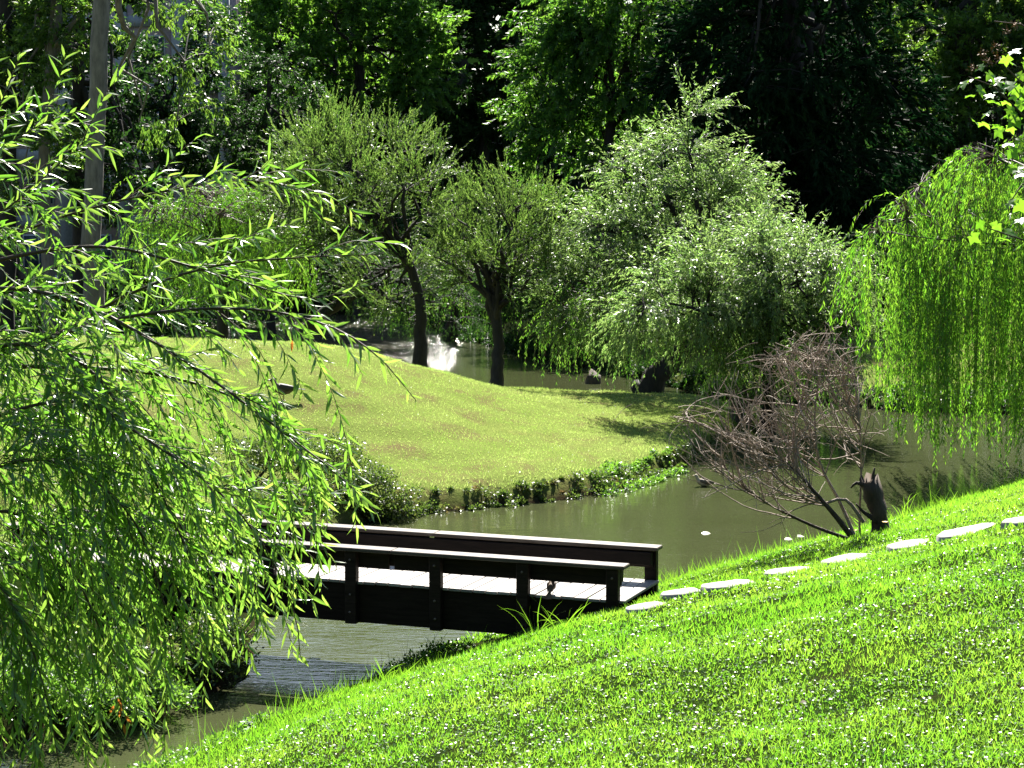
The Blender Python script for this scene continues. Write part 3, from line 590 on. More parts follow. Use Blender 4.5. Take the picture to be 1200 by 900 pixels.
for i, (px, py, rx, rz, lab) in enumerate([(300, 560, 1.1, .75, 'mounded yellowish bank shrub beside the far bridge rail, farthest from the open water'), (360, 560, .95, .8, 'sunlit mounded bank shrub in the middle of the bank hedge'),
        (415, 585, .8, .62, 'dark mounded bank shrub at the end of the bank hedge'), (450, 597, .55, .42, 'low dark shrub at the waterline beside the bank hedge'), (335, 605, .8, .6, 'dark low shrub against the far rail of the bridge')]):
    p = ground(px, py + 12); shrub('bank_shrub', lab, (p[0], p[1]), rx * 1.1, .85, rz * 1.08, 6000, M_bushy, 100 + i, .06, .032)
for i, (px, py, rx, ry, rz, lab) in enumerate([(250, 800, .62, .55, .8, 'round leafy shrub on the bank under the bridge'), (165, 835, .7, .5, .35, 'low spreading glossy plant at the waterline below the bridge'), (95, 850, .8, .5, .5, 'glossy leafy bank plant left of the channel mouth'), (30, 850, .8, .6, .7, 'leafy shrub on the left bank under the hanging willow'), (120, 800, .9, .6, .55, 'dense bank shrub in the shade beside the bridge')]):
    p = ground(px, py); shrub('bank_shrub', lab, (p[0], p[1]), rx, ry, rz, 3600, M_bushy if i in (0, 4) else M_clover, 120 + i, .055, .032)
# edging plants along the island shore
def shore_clumps(n, d0, d1, poly_s, i0, i1, seed, hgt, mat, name, label, ll, lw, inward, dens=70):
    rng = np.random.default_rng(seed); seg = poly_s[i0:i1]; s = np.concatenate([[0], np.cumsum(np.linalg.norm(np.diff(seg, axis=0), axis=1))])
    u = rng.uniform(0, s[-1], n); x = np.interp(u, s, seg[:, 0]); y = np.interp(u, s, seg[:, 1])
    a = rng.uniform(d0, d1, n); x = x + inward[0] * a; y = y + inward[1] * a; z = np.maximum(height(x, y), 0)
    hh = hgt * rng.uniform(.5, 1.3, n) * (.65 + .5 * np.sin(u * 1.9) * np.sin(u * .73 + 1))
    k = np.repeat(np.arange(n), dens); N = len(k); q = nrm(rng.normal(size=(N, 3))); q[:, 2] = np.abs(q[:, 2])
    rr = rng.uniform(.4, 1, N); p = np.stack([x, y, z], 1)[k] + q * rr[:, None] * np.stack([hh * .9, hh * .9, hh], 1)[k]
    ax = nrm(q + rng.normal(size=(N, 3)) * .7); nr = nrm(rng.normal(size=(N, 3)) * .6 + [0, 0, 1])
    v, f, kk = leaves(p, ax, nr, ll * rng.uniform(.6, 1.3, N), lw * rng.uniform(.7, 1.2, N), 'quad')
    o = build(name, v, f, mat, None, np.repeat(np.clip(rng.normal(.5, .25, N), 0, 1), kk), kind='stuff'); o['label'] = label; return o
shore_clumps(260, -.15, .35, isl_s, 8, 17, 201, .22, M_bushy, 'shore_plants', 'low leafy plants edging the island waterline', .06, .035, (-.25, .97), 60)
shore_clumps(110, -.5, .5, isl_s, 12, 15, 202, .16, M_clover, 'shore_plants', 'glinting leafy plants at the island point beside the duck', .06, .04, (-.5, .8), 50)
shore_clumps(240, -.1, .9, far_s, 5, 10, 203, .42, M_under, 'bank_cover', 'leafy ground cover on the far bank beyond the island', .12, .06, (.3, .95), 55)  # darker leaf colour stands in for shade on this bank
shore_clumps(160, -.1, .9, far_s, 9, 13, 204, .5, M_under, 'bank_cover', 'dark undergrowth on the far bank behind the dead shrub', .12, .06, (.1, .98), 50)
shore_clumps(200, -.1, 1.2, far_s, 1, 6, 205, .7, M_under, 'bank_cover', 'dark undergrowth along the far bank of the sparkling water', .18, .09, (.1, .98), 45)
shore_clumps(200, -.15, .6, near_s, 1, 6, 206, .15, M_clover, 'shore_plants', 'small glossy plants at the foot of the near bank', .05, .03, (.4, -.9), 45)
shore_clumps(130, .0, .7, near_s, 6, 9, 207, .16, M_clover, 'shore_plants', 'small glossy plants on the bank beneath the bridge', .05, .03, (.7, -.7), 45)
for i, (px, Y, rx, rz, lab) in enumerate([(160, 74, 2.4, 2.0, 'undergrowth shrub in front of the building at the tall grey trunk'), (250, 84, 2.6, 2.2, 'shaded shrub under the layered tree'), (480, 95, 3.6, 3.2, 'dusky brownish shrub behind the rounded willow'), (60, 78, 2.8, 2.6, 'shaded shrub between the dark trunks'),
        (560, 90, 3.4, 3.6, 'dark bluish shrub behind the vase-shaped willow'), (640, 86, 3.0, 2.8, 'dark shrub under the sunlit drooping tree'), (780, 74, 3.0, 2.6, 'black-green shrub at the foot of the conifer behind the tall silvery willow'), (930, 68, 3.2, 2.6, 'dark shrub on the far bank below the conifer'), (1060, 66, 3.0, 2.8, 'dark shrub on the far bank beyond the lime willow'), (1150, 70, 3.2, 3.6, 'dark glossy shrub behind the lime willow')]):
    x = (px - 600) / 2500 * Y; shrub('woodland_shrub', lab, (x, Y), rx, 1.8, rz, 3400, M_under if i not in (6, 7) else M_dark, 140 + i, .2, .10, 'shrubs at the edge of the wood')

# far wood as one mass
rng = np.random.default_rng(300); acc = Acc(); N = 85000
cx = rng.uniform(-62, 62, 640); cyy = rng.uniform(104, 122, 640); czz = rng.uniform(1, 19, 640); cr = rng.uniform(1.6, 3.6, 640)
ok = ~((cx > -24) & (cx < -13) & (cyy < 117)); cx, cyy, czz, cr = cx[ok], cyy[ok], czz[ok], cr[ok]
k = rng.integers(0, len(cx), N); d = nrm(rng.normal(size=(N, 3))); p = np.stack([cx, cyy, czz], 1)[k] + d * (cr[k] * rng.uniform(.5, 1, N))[:, None]
v, f, kk = leaves(p, nrm(rng.normal(size=(N, 3))), nrm(rng.normal(size=(N, 3)) + [0, 0, .6]), rng.uniform(.6, 1.2, N), rng.uniform(.6, 1.1, N), 'tri')
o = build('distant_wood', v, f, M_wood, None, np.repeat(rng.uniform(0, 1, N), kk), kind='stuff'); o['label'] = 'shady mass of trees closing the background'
tr_x = rng.uniform(-60, 60, 46); tr_y = rng.uniform(102, 126, 46)
ok = ~((tr_x > -24) & (tr_x < -13)); tr_x, tr_y = tr_x[ok], tr_y[ok]
tz = height(tr_x, tr_y); TP = np.stack([np.stack([tr_x + rng.normal(size=len(tr_x)) * .3 * j, tr_y, tz + j * 3.4 - .2], 1) for j in range(6)], 1)
v, f = tubes(TP, np.linspace(.32, .16, 6)[None] * np.ones((len(tr_x), 1)), 7); o = build('distant_trunks', v, f, M_bark, None, kind='stuff', smooth=True); o['label'] = 'shaded trunks deep in the background wood'

# unseen wood added behind the viewer to block the sky fill
N = 28000; th = rng.uniform(R(-205), R(25), 300); rad = rng.uniform(30, 46, 300)
cx, cyy = np.cos(th) * rad * 1.15 + 3, np.sin(th) * rad * .8 + 4; czz = height(cx, cyy) + rng.uniform(0, 17, 300); cr = rng.uniform(2.2, 4.2, 300)
ok = (cyy < 5) | (np.abs(cx) > 30); cx, cyy, czz, cr = cx[ok], cyy[ok], czz[ok], cr[ok]
k = rng.integers(0, len(cx), N); d = nrm(rng.normal(size=(N, 3))); p = np.stack([cx, cyy, czz], 1)[k] + d * (cr[k] * rng.uniform(.5, 1, N))[:, None]
v, f, kk = leaves(p, nrm(rng.normal(size=(N, 3))), nrm(rng.normal(size=(N, 3)) + [0, 0, .6]), rng.uniform(.9, 1.6, N), rng.uniform(.9, 1.5, N), 'tri')
o = build('fill_blocking_wood', v, f, M_wood, None, np.repeat(rng.uniform(0, 1, N), kk), kind='stuff'); o['label'] = 'unseen wood added behind the camera to block sky light'
b0 = at_g(-13.4, 82)
tree('broadleaf_tree', 'dense low branching tree screening the building', 'tree', b0, [b0, P(190, 190, 82), P(192, 120, 82)], .2,
     [(*P(180, 175, 82), 2.2, 1.6, 1.3), (*P(262, 165, 82), 1.8, 1.6, 1.3), (*P(160, 90, 82), 1.6, 1.5, 1.2), (*P(255, 60, 82), 1.3, 1.4, 1.4)], M_under, M_bark, 62, fine=False, n_conn=190, twigs=6, tw_len=.8, ll=.22, lw=.1, per=15)

# ------------------------------------------------------------------ building glimpsed through the leaves
bx0, bx1, by = -24.0, -13.2, 101.0
bz = gz(-18.6, by) - .5
bld = thing('apartment_building', 'grey and pinkish apartment block glimpsed through the leaves', 'building', (bx0, by, bz))
M_wall = plain('grey_render', (.26, .28, .30), .8); M_pink = plain('pink_render', (.36, .28, .27), .8); M_win = plain('window_glass', (.05, .07, .09), .1, .8); M_ac = plain('white_metal', (.55, .56, .56), .5); M_blk = plain('black_plastic', (.02, .02, .02), .5)
def bbox(name, a, b_, mat, par, cont=None): return build(name, boxv(a, b_), [BOXF], mat, par)
W = bx1 - bx0; H = 19.0
bbox('wall', (0, 0, 0), (W, 9, H), M_pink, bld)
for x in (.0, 2.75, 5.45, 8.1, W - .55): bbox('pillar', (x, -.35, 0), (x + .55, -.002, H - .01), M_wall, bld)
for zf in np.arange(3.0, H, 3.1): bbox('floor_band', (.56, -.18, zf), (W - .56, -.004, zf + .5), M_wall, bld)
for fl in range(6):
    for c_ in range(4):
        x = .9 + c_ * 2.68; z = .9 + fl * 3.1
        if z + 1.6 > H: continue
        wo = bbox('window', (x, -.07, z), (x + 1.5, .02, z + 1.7), M_ac, bld)
        for h2 in range(2): bbox('pane', (x + .06 + h2 * .72, -.1, z + .06), (x + .06 + h2 * .72 + .66, -.073, z + 1.64), M_win, wo)
        if (fl + c_) % 2 == 0:
            a_ = bbox('air_conditioner', (x + 1.0, -.75, z - .75), (x + 1.75, -.42, z - .2), M_ac, bld)
            ang = np.linspace(0, 2 * np.pi, 14, endpoint=False)
            v = np.vstack([[[x + 1.33 + .2 * math.cos(q), -.78, z - .475 + .2 * math.sin(q)] for q in ang], [[x + 1.33 + .2 * math.cos(q), -.753, z - .475 + .2 * math.sin(q)] for q in ang]])
            build('fan_grille', v, [np.array([[j, (j + 1) % 14, 14 + (j + 1) % 14, 14 + j] for j in range(14)]), np.arange(14)[None]], M_blk, a_)
            bbox('bracket', (x + 1.05, -.7, z - .8), (x + 1.7, -.0, z - .752), M_wall, a_)

# ------------------------------------------------------------------ dead shrub and broken stump on the near bank
rng = np.random.default_rng(61)
b0 = ground(1003, 630); b0[2] -= .04; YD = b0[1]
dead = thing('dead_shrub', 'bare grey leafless shrub sprawling over the water from the near bank', 'shrub', b0)
stems = [[(1000, 632), (975, 600), (935, 555), (905, 528)], [(996, 632), (950, 615), (900, 590), (858, 560), (845, 535)], [(1008, 632), (1007, 605), (1009, 560), (1008, 500), (1000, 425)],
         [(1003, 632), (985, 590), (960, 540), (955, 480), (965, 420)], [(1012, 612), (990, 585), (960, 590), (925, 572), (895, 540)], [(905, 528), (860, 512), (820, 497), (785, 488)], [(935, 555), (930, 500), (945, 450), (965, 400)]]
SP = []
for i, s_ in enumerate(stems):
    dy = rng.uniform(-.35, .35); p = smoothpath([P(a, c_, YD + dy * min(1, j)) for j, (a, c_) in enumerate(s_)], 14); SP.append(p)
    r = np.linspace(.045 if i == 0 else (.018 if i == 2 else .028), .006, 14); v, f = tubes(p[None], r[None], 7); build('stem', v - b0, f, M_dead if i > 1 else M_stump, dead, smooth=True)
SP = np.array(SP)
n = 225; i = rng.choice(7, n, p=[.14, .08, .20, .20, .07, .11, .20]); p, d = along(SP, i, rng.uniform(.35, 1, n))
fan = nrm(np.stack([rng.normal(-.5, .65, n), rng.normal(0, .4, n), rng.normal(.3, .45, n)], 1))
L = rng.uniform(.7, 1.9, n); BR = grow(rng, p, nrm(d * .5 + fan), L, 10, (.0, 0, .15), .09)
curl = nrm(rng.normal(size=(n, 3)) * .7 + [.7, 0, -.1]); BR = BR + curl[:, None] * (np.linspace(0, 1, 10) ** 2.6)[None, :, None] * (L * rng.uniform(.15, .6, n))[:, None, None]
n2 = 950; i2 = rng.integers(0, n, n2); p2, d2 = along(BR, i2, rng.uniform(.15, .95, n2))
f2 = nrm(d2 * .8 + np.stack([rng.normal(-.25, .6, n2), rng.normal(0, .5, n2), rng.normal(.3, .5, n2)], 1))
T2 = grow(rng, p2, f2, rng.uniform(.2, .75, n2), 8, (0, 0, .1), .1); c2 = nrm(rng.normal(size=(n2, 3)) + [.3, 0, 0])
T2 = T2 + c2[:, None] * (np.linspace(0, 1, 8) ** 2.2)[None, :, None] * rng.uniform(.05, .38, n2)[:, None, None]
def keep(c):                                  # the shrub leans over the water: nothing of it grows up through the lawn
    e = c[:, -1]; top = np.interp(e[:, 0] / e[:, 1] * 2500 + 600, [780, 850, 900, 970, 1010, 1050], [505, 430, 415, 385, 390, 480]); zz = np.array([atY(600, t_, y_)[2] for t_, y_ in zip(top, e[:, 1])])
    return c[(e[:, 2] < zz + .12) & (c[:, :, 0] / c[:, :, 1] * 2500 + 600 < 1050).all(1)]
BR, T2 = keep(BR), keep(T2)
a = Acc(); v, f = tubes(BR, .011 * np.linspace(1, .4, 10)[None] * np.ones((len(BR), 1)), 4); a.add(v, f)
v, f = tubes(T2, .006 * np.linspace(1, .5, 8)[None] * np.ones((len(T2), 1)), 3); a.add(v, f); a.out('twigs', M_dead, dead, kind='stuff', origin=b0)
# stump
b1 = ground(1032, 622); b1[2] -= .08
stump = thing('broken_stump', 'short splintered dark tree stump beside the dead shrub', 'stump', b1)
n = 11; tp = smoothpath([P(1034, 630, YD), P(1028, 598, YD), P(1018, 568, YD)], 8); ang = np.linspace(0, 2 * np.pi, n, endpoint=False); vs = []
for k_, c_ in enumerate(tp):
    rr = np.interp(k_, [0, 2, 7], [.16, .115, .13]) * (1 + .16 * rng.normal(size=n)); vs.append(np.stack([c_[0] + np.cos(ang) * rr, c_[1] + np.sin(ang) * rr, np.full(n, c_[2]) + (rng.uniform(-.02, .16, n) if k_ == 7 else 0)], 1))
vs.append(tp[-1:] - [0, 0, .08]); v = np.vstack(vs)
q = [[k_ * n + j, k_ * n + (j + 1) % n, (k_ + 1) * n + (j + 1) % n, (k_ + 1) * n + j] for k_ in range(7) for j in range(n)]
build('trunk', v - b1, [np.array(q), np.array([[7 * n + j, 7 * n + (j + 1) % n, 8 * n] for j in range(n)])], M_stump, stump)
for s_ in ([(1030, 612), (1012, 600), (1003, 590)], [(1020, 572), (1004, 566), (997, 572)], [(1026, 575), (1023, 560), (1025, 548)]):
    p = smoothpath([P(a_, c_, YD - .05) for a_, c_ in s_], 7); v, f = tubes(p[None], np.linspace(.05, .010, 7)[None], 6, True); build('snag', v - b1, f, M_stump, stump)
# small snags standing in the shade by the island tip
for px, py, h_, lab in ((696, 462, .38, 'small dark rotting stump in the shallows behind the island'), (868, 492, .75, 'jagged dark stump on the shaded tip of the island')):
    p = atZ(px, 449, 0) if px < 700 else ground(px, py); n = 9; ang = np.linspace(0, 2 * np.pi, n, endpoint=False); vs = []
    for k_, (zz, rr) in enumerate(((-.2, .3), (.1, .24), (h_ * .6, .19), (h_, .13))):
        vs.append(np.stack([np.cos(ang) * rr * rng.uniform(.8, 1.25, n), np.sin(ang) * rr * rng.uniform(.8, 1.25, n), np.full(n, zz) + (rng.uniform(-.15, .12, n) if k_ == 3 else 0)], 1))
    v = np.vstack(vs + [[[0, 0, h_ * .8]]]); q = [[k_ * n + j, k_ * n + (j + 1) % n, (k_ + 1) * n + (j + 1) % n, (k_ + 1) * n + j] for k_ in range(3) for j in range(n)]
    o = build('rotten_stump', v, [np.array(q), np.array([[3 * n + j, 3 * n + (j + 1) % n, 4 * n] for j in range(n)])], M_stump); o.location = p; tag(o, lab, 'stump')

# ------------------------------------------------------------------ near willow on the left
rng = np.random.default_rng(71)
b0 = at_g(-4.5, 9.9)
wil = thing('willow_tree', 'close leafy willow whose drooping sprays hang in front of the bridge', 'tree', b0)
tk = smoothpath([b0, b0 + [.1, 0, 1.2], b0 + [.35, -.1, 2.4], b0 + [.6, -.2, 3.6], b0 + [.8, -.3, 5]], 14)
v, f = tubes(tk[None], np.linspace(.17, .05, 14)[None], 10); build('trunk', v - b0, f, M_bark, wil, smooth=True)
boughs = [[(-420, 500, 9.7), (-150, 345, 9.5), (0, 338, 9.3), (60, 345, 9.2), (130, 372, 9.1), (220, 425, 9), (330, 505, 8.9), (400, 560, 8.8), (440, 600, 8.8)],
          [(-420, 560, 9.8), (-100, 430, 9.5), (30, 403, 9.2), (80, 415, 9.1), (130, 460, 9), (180, 560, 9), (225, 660, 8.9), (255, 760, 8.9)],
          [(-380, 620, 9.9), (-60, 440, 9.6), (60, 395, 9.5), (150, 345, 9.4), (250, 312, 9.3), (350, 302, 9.2), (440, 298, 9.1)],
          [(-60, 440, 9.6), (60, 395, 9.4), (170, 368, 9.2), (290, 362, 9.1), (380, 380, 9), (440, 415, 8.9), (488, 470, 8.9)],
          [(-400, 480, 10.2), (-100, 330, 10), (30, 270, 9.9), (130, 238, 9.8), (250, 214, 9.7), (320, 214, 9.6), (386, 236, 9.6)],
          [(-400, 460, 10.2), (-120, 320, 10), (0, 250, 9.9), (60, 200, 9.9), (100, 165, 9.8), (118, 150, 9.8)],
          [(-400, 400, 10), (-100, 260, 9.8), (-20, 160, 9.7), (20, 75, 9.6), (26, 60, 9.6)],
          [(-400, 430, 10), (-140, 300, 9.9), (-30, 200, 9.8), (40, 150, 9.8), (98, 128, 9.8)],
          [(-150, 345, 9.6), (20, 300, 9.6), (130, 290, 9.5), (250, 320, 9.4), (360, 350, 9.3), (430, 330, 9.3)],
          [(-300, 520, 9.5), (-60, 500, 9.2), (80, 470, 9.0), (180, 520, 8.8), (280, 600, 8.7), (340, 700, 8.7), (352, 770, 8.7)],
          [(-300, 600, 9.4), (-60, 560, 9.0), (60, 540, 8.9), (150, 600, 8.8), (190, 700, 8.8), (205, 800, 8.8)],
          [(-300, 640, 9.6), (-40, 600, 9.3), (50, 620, 9.2), (110, 720, 9.1), (150, 850, 9.1)], [(-300, 680, 9.4), (-60, 660, 9.1), (10, 700, 9), (50, 800, 8.9), (70, 900, 8.9)],
          [(-100, 430, 9.5), (60, 430, 9.4), (190, 440, 9.3), (300, 480, 9.2), (370, 560, 9.1), (385, 600, 9.1)],
          [(-300, 560, 9.9), (-80, 480, 9.7), (40, 480, 9.6), (140, 540, 9.5), (240, 570, 9.4), (330, 575, 9.3), (400, 590, 9.3)]]
BG = np.array([smoothpath([P(*q_) for q_ in bl], 26) for bl in boughs]); nb = len(BG)
for k_ in range(nb):
    r = np.linspace(.016, .0022, 26) * (1.15 if k_ < 3 else .85); v, f = tubes(BG[k_][None], r[None], 6); build('bough', v - b0, f, M_twig, wil, smooth=True)
for k_ in range(nb):                              # links from the trunk to each bough's off-picture start
    j = np.argmin(np.linalg.norm(tk - BG[k_][0] + [0, 0, .5], axis=1)); a_ = tk[j]; e_ = BG[k_][0]
    p = bez(a_[None], ((a_ + e_) / 2 + [0, 0, .15])[None], e_[None], 7)
    v, f = tubes(p, np.linspace(.03, .016, 7)[None], 6); build('limb', v - b0, f, M_bark, wil, smooth=True)
def lowpx(px): return np.interp(px, [-60, 0, 100, 200, 265, 330, 352, 400, 450, 500], [960, 940, 915, 870, 810, 775, 745, 625, 605, 480])
def twig_set(n, i, t, L, trop, spread, wig=.07):
    p, d = along(BG, i, t); d0 = nrm(d * .9 + perp(rng, d) * spread); return grow(rng, p, d0, L, 12, trop, wig)
wg1 = np.array([1, 1, .55, .7, .7, .7, .6, .7, .55, .9, .9, .9, .9, .8, .8]); n1 = 180; i1 = rng.choice(nb, n1, p=wg1 / wg1.sum()); T1 = twig_set(n1, i1, rng.uniform(.25, .97, n1), rng.uniform(.18, .5, n1), (0, 0, -1.4), .55)
wgt = np.array([1.0, 1.3, .2, .3, .15, .2, .15, .2, .25, .7, .9, 1.2, 1.0, .6, .7]); n2 = 150
i2 = rng.choice(nb, n2, p=wgt / wgt.sum()); T2 = twig_set(n2, i2, rng.uniform(.3, .92, n2), rng.uniform(.5, 1.25, n2), (0, 0, -2.6), .5, .05)
n3 = 85; sp_ = np.array([P(a_, c_, Y_) for a_, c_, Y_ in zip(rng.uniform(-60, 170, n3), rng.uniform(380, 640, n3), rng.uniform(8.9, 10.6, n3))])
T3 = grow(rng, sp_, nrm(np.stack([rng.uniform(.1, .9, n3), rng.normal(0, .4, n3), rng.uniform(-.4, .4, n3)], 1)), rng.uniform(.5, 1.3, n3), 12, (0, 0, -2.2), .05)
TW = np.concatenate([T1, T2, T3])
ok = np.ones(len(TW), bool)
for j in range(len(TW)):                          # shorten strands that would hang below the tree's skirt
    x_, y_ = TW[j, :, 0] / TW[j, :, 1] * 2500 + 600, 200 + (CAM_H - TW[j, :, 2]) / TW[j, :, 1] * 2500
    bad = np.where(y_ > lowpx(x_) + 10 - abs(rng.normal()) * 95)[0]
    if len(bad):
        s_ = max(bad[0], 1) / 11
        if s_ < .25: ok[j] = False
        TW[j] = np.stack([np.interp(np.linspace(0, s_, 12), np.linspace(0, 1, 12), TW[j, :, c_]) for c_ in range(3)], 1)
TW = TW[ok]
v, f = tubes(TW, .0022 * np.linspace(1.1, .5, 12)[None] * np.ones((len(TW), 1)), 4); build('twigs', v - b0, f, M_twig, wil, kind='stuff')
def strand_leaves(C, step, tmin):
    Ls = np.linalg.norm(np.diff(C, axis=1), axis=2).sum(1); cnt = np.maximum(3, ((1 - tmin) * Ls / step)).astype(int)
    i = np.repeat(np.arange(len(C)), cnt); loc = np.concatenate([np.arange(c_) for c_ in cnt]); t = tmin + (1 - tmin) * (loc + rng.uniform(0, .8, len(i))) / np.repeat(cnt, cnt)
    p, d = along(C, i, t); ph = loc * 2.4 + np.repeat(rng.uniform(0, 6, len(C)), cnt)
    a_ = nrm(np.cross(d, [0.13, .3, 1.])); b_ = np.cross(d, a_); rad = np.cos(ph)[:, None] * a_ + np.sin(ph)[:, None] * b_
    ax = nrm(d * .85 + rad * .62 + rng.normal(size=d.shape) * .13 + [0, 0, -.22]); nr = nrm(rad * -.4 + d * .3 + rng.normal(size=d.shape) * .42 + [-.05, -.25, .55])
    sz = np.where(t > .93, .75, 1.0); return p, ax, nr, .098 * rng.uniform(.6, 1.25, len(i)) * sz, .0148 * rng.uniform(.75, 1.25, len(i)), np.clip(.15 + .55 * t ** 2 + rng.normal(0, .2, len(i)), 0, 1)
A1, A2 = strand_leaves(TW, .0225, .08), strand_leaves(BG, .022, .42)
p, ax, nr, LL, LW, tn = [np.concatenate([q_, w_]) for q_, w_ in zip(A1, A2)]
# 300 leaves that hang free in front become leaves of their own, the others stay one mass
fx, fy = p[:, 0] / p[:, 1] * 2500 + 600, 200 + (CAM_H - p[:, 2]) / p[:, 1] * 2500
score = fx * .6 - np.abs(fy - 450) * .2 - (p[:, 1] - 9) * 120 + rng.uniform(0, 160, len(p)); score[(fx < 5) | (fy < 5) | (fy > 890)] = -1e9
top = np.argsort(-score)[:300]; msk = np.ones(len(p), bool); msk[top] = False
v, f, kk = leaves(p[msk], ax[msk], nr[msk], LL[msk], LW[msk], 'long', .16); build('crown', v - b0, f, M_willow, wil, np.repeat(tn[msk], kk), kind='stuff', smooth=True)
lm_ = []
for k_ in range(6):
    v, f, kk = leaves(np.zeros((1, 3)), np.array([[1., 0, 0]]), np.array([[0, 0, 1.]]), 1,   .15 * (1 + .06 * (k_ % 3 - 1)), 'long', .08 + .05 * k_)
    o = build('leaf', v, f, M_willow, None, np.full(8, .1 + .17 * k_), smooth=True); lm_.append(o.data); bpy.data.objects.remove(o)
for q_ in top:
    a_ = nrm(ax[q_]); s_ = nrm(np.cross(a_, nr[q_])); n_ = np.cross(s_, a_); o = link('leaf', lm_[min(5, int(tn[q_] * 6))], wil)
    L_ = LL[q_]; m_ = np.eye(4); m_[:3, 0] = a_ * L_; m_[:3, 1] = s_ * L_; m_[:3, 2] = n_ * L_; m_[:3, 3] = p[q_] - b0; o.matrix_basis = Matrix(m_.tolist())
M_dry = leafmat('dry_leaf', (.20, .07, .02), (.30, .13, .04), (.45, .14, .02), (.6, .25, .05), .5, .3, .4)
me_dry = lm_[2].copy(); me_dry.materials.clear(); me_dry.materials.append(M_dry)
for px, py, Y_, an in ((138, 818, 9.0, .3), (142, 828, 9.0, -.2), (147, 838, 9.0, .5), (134, 826, 9.0, -.5), (145, 848, 9.0, .1), (342, 398, 9.2, 0)):
    a_ = nrm(np.array([math.sin(an), .2, -math.cos(an)])); s_ = nrm(np.cross(a_, [.3, -1, .2])); n_ = np.cross(s_, a_); o = link('leaf', me_dry, wil); o['label'] = 'withered orange-brown willow leaf'
    m_ = np.eye(4); m_[:3, 0] = a_ * .06; m_[:3, 1] = s_ * .085; m_[:3, 2] = n_ * .06; m_[:3, 3] = P(px, py, Y_) - b0; o.matrix_basis = Matrix(m_.tolist())

# ------------------------------------------------------------------ maple-like branch at the right edge
rng = np.random.default_rng(81); b0 = at_g(3.6, 10.3)
mp_t = thing('maple_tree', 'young lobed-leaf tree reaching bright leaves in beside the lime willow', 'tree', b0)
tk = smoothpath([b0, b0 + [-.02, 0, 1.2], b0 + [-.08, 0, 2.4], b0 + [-.15, 0, 3.6], b0 + [-.1, 0, 4.3]], 12)
v, f = tubes(tk[None], np.linspace(.07, .02, 12)[None], 8); build('trunk', v - b0, f, M_barkg, mp_t, smooth=True)
ang = np.linspace(-2.45, 2.45, 5); out_ = []
for k_, a_ in enumerate(ang):                     # five pointed lobes
    ln = [.62, .9, 1, .9, .62][k_]; out_ += [((a_ - .61) if k_ else -2.95, .52 if k_ else .25), (a_ - .27, ln * .72), (a_, ln), (a_ + .27, ln * .72)]
out_ += [(2.95, .25)]
pts = np.array([[r_ * math.cos(a_), r_ * math.sin(a_), -.16 * r_ * r_ + .06 * abs(math.sin(a_ * 2))] for a_, r_ in out_]); mv = np.vstack([[[0, 0, 0]], pts])
mf = np.array([[0, j, j + 1] for j in range(1, len(pts))]); mml = []
for k_ in range(4):
    o = build('leaf', mv * [1, 1, .6 + .4 * k_], [mf], M_maple, None, np.full(len(mv), .15 + .25 * k_), smooth=True); mml.append(o.data); bpy.data.objects.remove(o)
brs = [[(1300, 175), (1230, 130), (1195, 95), (1170, 70)], [(1300, 190), (1215, 150), (1170, 105), (1135, 90)], [(1310, 260), (1240, 210), (1190, 160), (1160, 150)], [(1320, 330), (1260, 300), (1195, 280), (1160, 268)], [(1310, 110), (1240, 60), (1200, 30), (1165, 25)], [(1320, 260), (1240, 220), (1200, 215), (1185, 235)]]
BRM = []
for k_, bl in enumerate(brs):
    dY = [.0, -.1, .1, -.15, .15, .05][k_]; pp = [tk[7 + k_ % 3]] + [P(a_, c_, 10.1 + dY) for a_, c_ in bl]; q_ = smoothpath(pp, 14); BRM.append(q_)
    v, f = tubes(q_[None], np.linspace(.014, .003, 14)[None], 6); build('branch', v - b0, f, M_twig, mp_t, smooth=True)
lp = [(1150, 78), (1168, 92), (1182, 72), (1192, 105), (1178, 120), (1160, 112), (1142, 92), (1190, 140), (1196, 165), (1186, 178), (1170, 148), (1152, 145), (1160, 88), (1188, 60), (1196, 88), (1178, 98), (1170, 108), (1196, 122), (1184, 150), (1168, 264), (1148, 262), (1182, 272), (1196, 258), (1176, 280), (1140, 278), (1190, 232), (1197, 205), (1187, 195), (1195, 240),
      (1215, 120), (1225, 160), (1240, 90), (1230, 200), (1250, 240), (1215, 260), (1232, 280), (1210, 70), (1245, 140), (1260, 180), (1222, 230), (1138, 112), (1158, 132), (1130, 98)] + [(int(rng.normal(1195, 22)), int(rng.normal(y_, 18))) for y_ in (60, 90, 110, 130, 150, 175, 200, 100, 120, 140, 270, 240) for _ in range(3)]
for px, py in lp:
    c_ = P(px, py, 10.1 + rng.uniform(-.2, .2)); th = rng.uniform(0, 6.28); a_ = nrm(np.array([math.cos(th), .4 * rng.normal(), -.55 + .5 * math.sin(th)])); n0 = nrm(rng.normal(size=3) * .5 + [-.2, -.4, .8]); s_ = nrm(np.cross(a_, n0)); n_ = np.cross(s_, a_)
    L_ = rng.uniform(.038, .058); o = link('leaf', mml[rng.integers(0, 4)], mp_t); m_ = np.eye(4); m_[:3, 0] = a_ * L_; m_[:3, 1] = s_ * L_; m_[:3, 2] = n_ * L_; m_[:3, 3] = c_ - b0; o.matrix_basis = Matrix(m_.tolist())
M_seed = plain('dry_seed', (.22, .13, .07), .8)
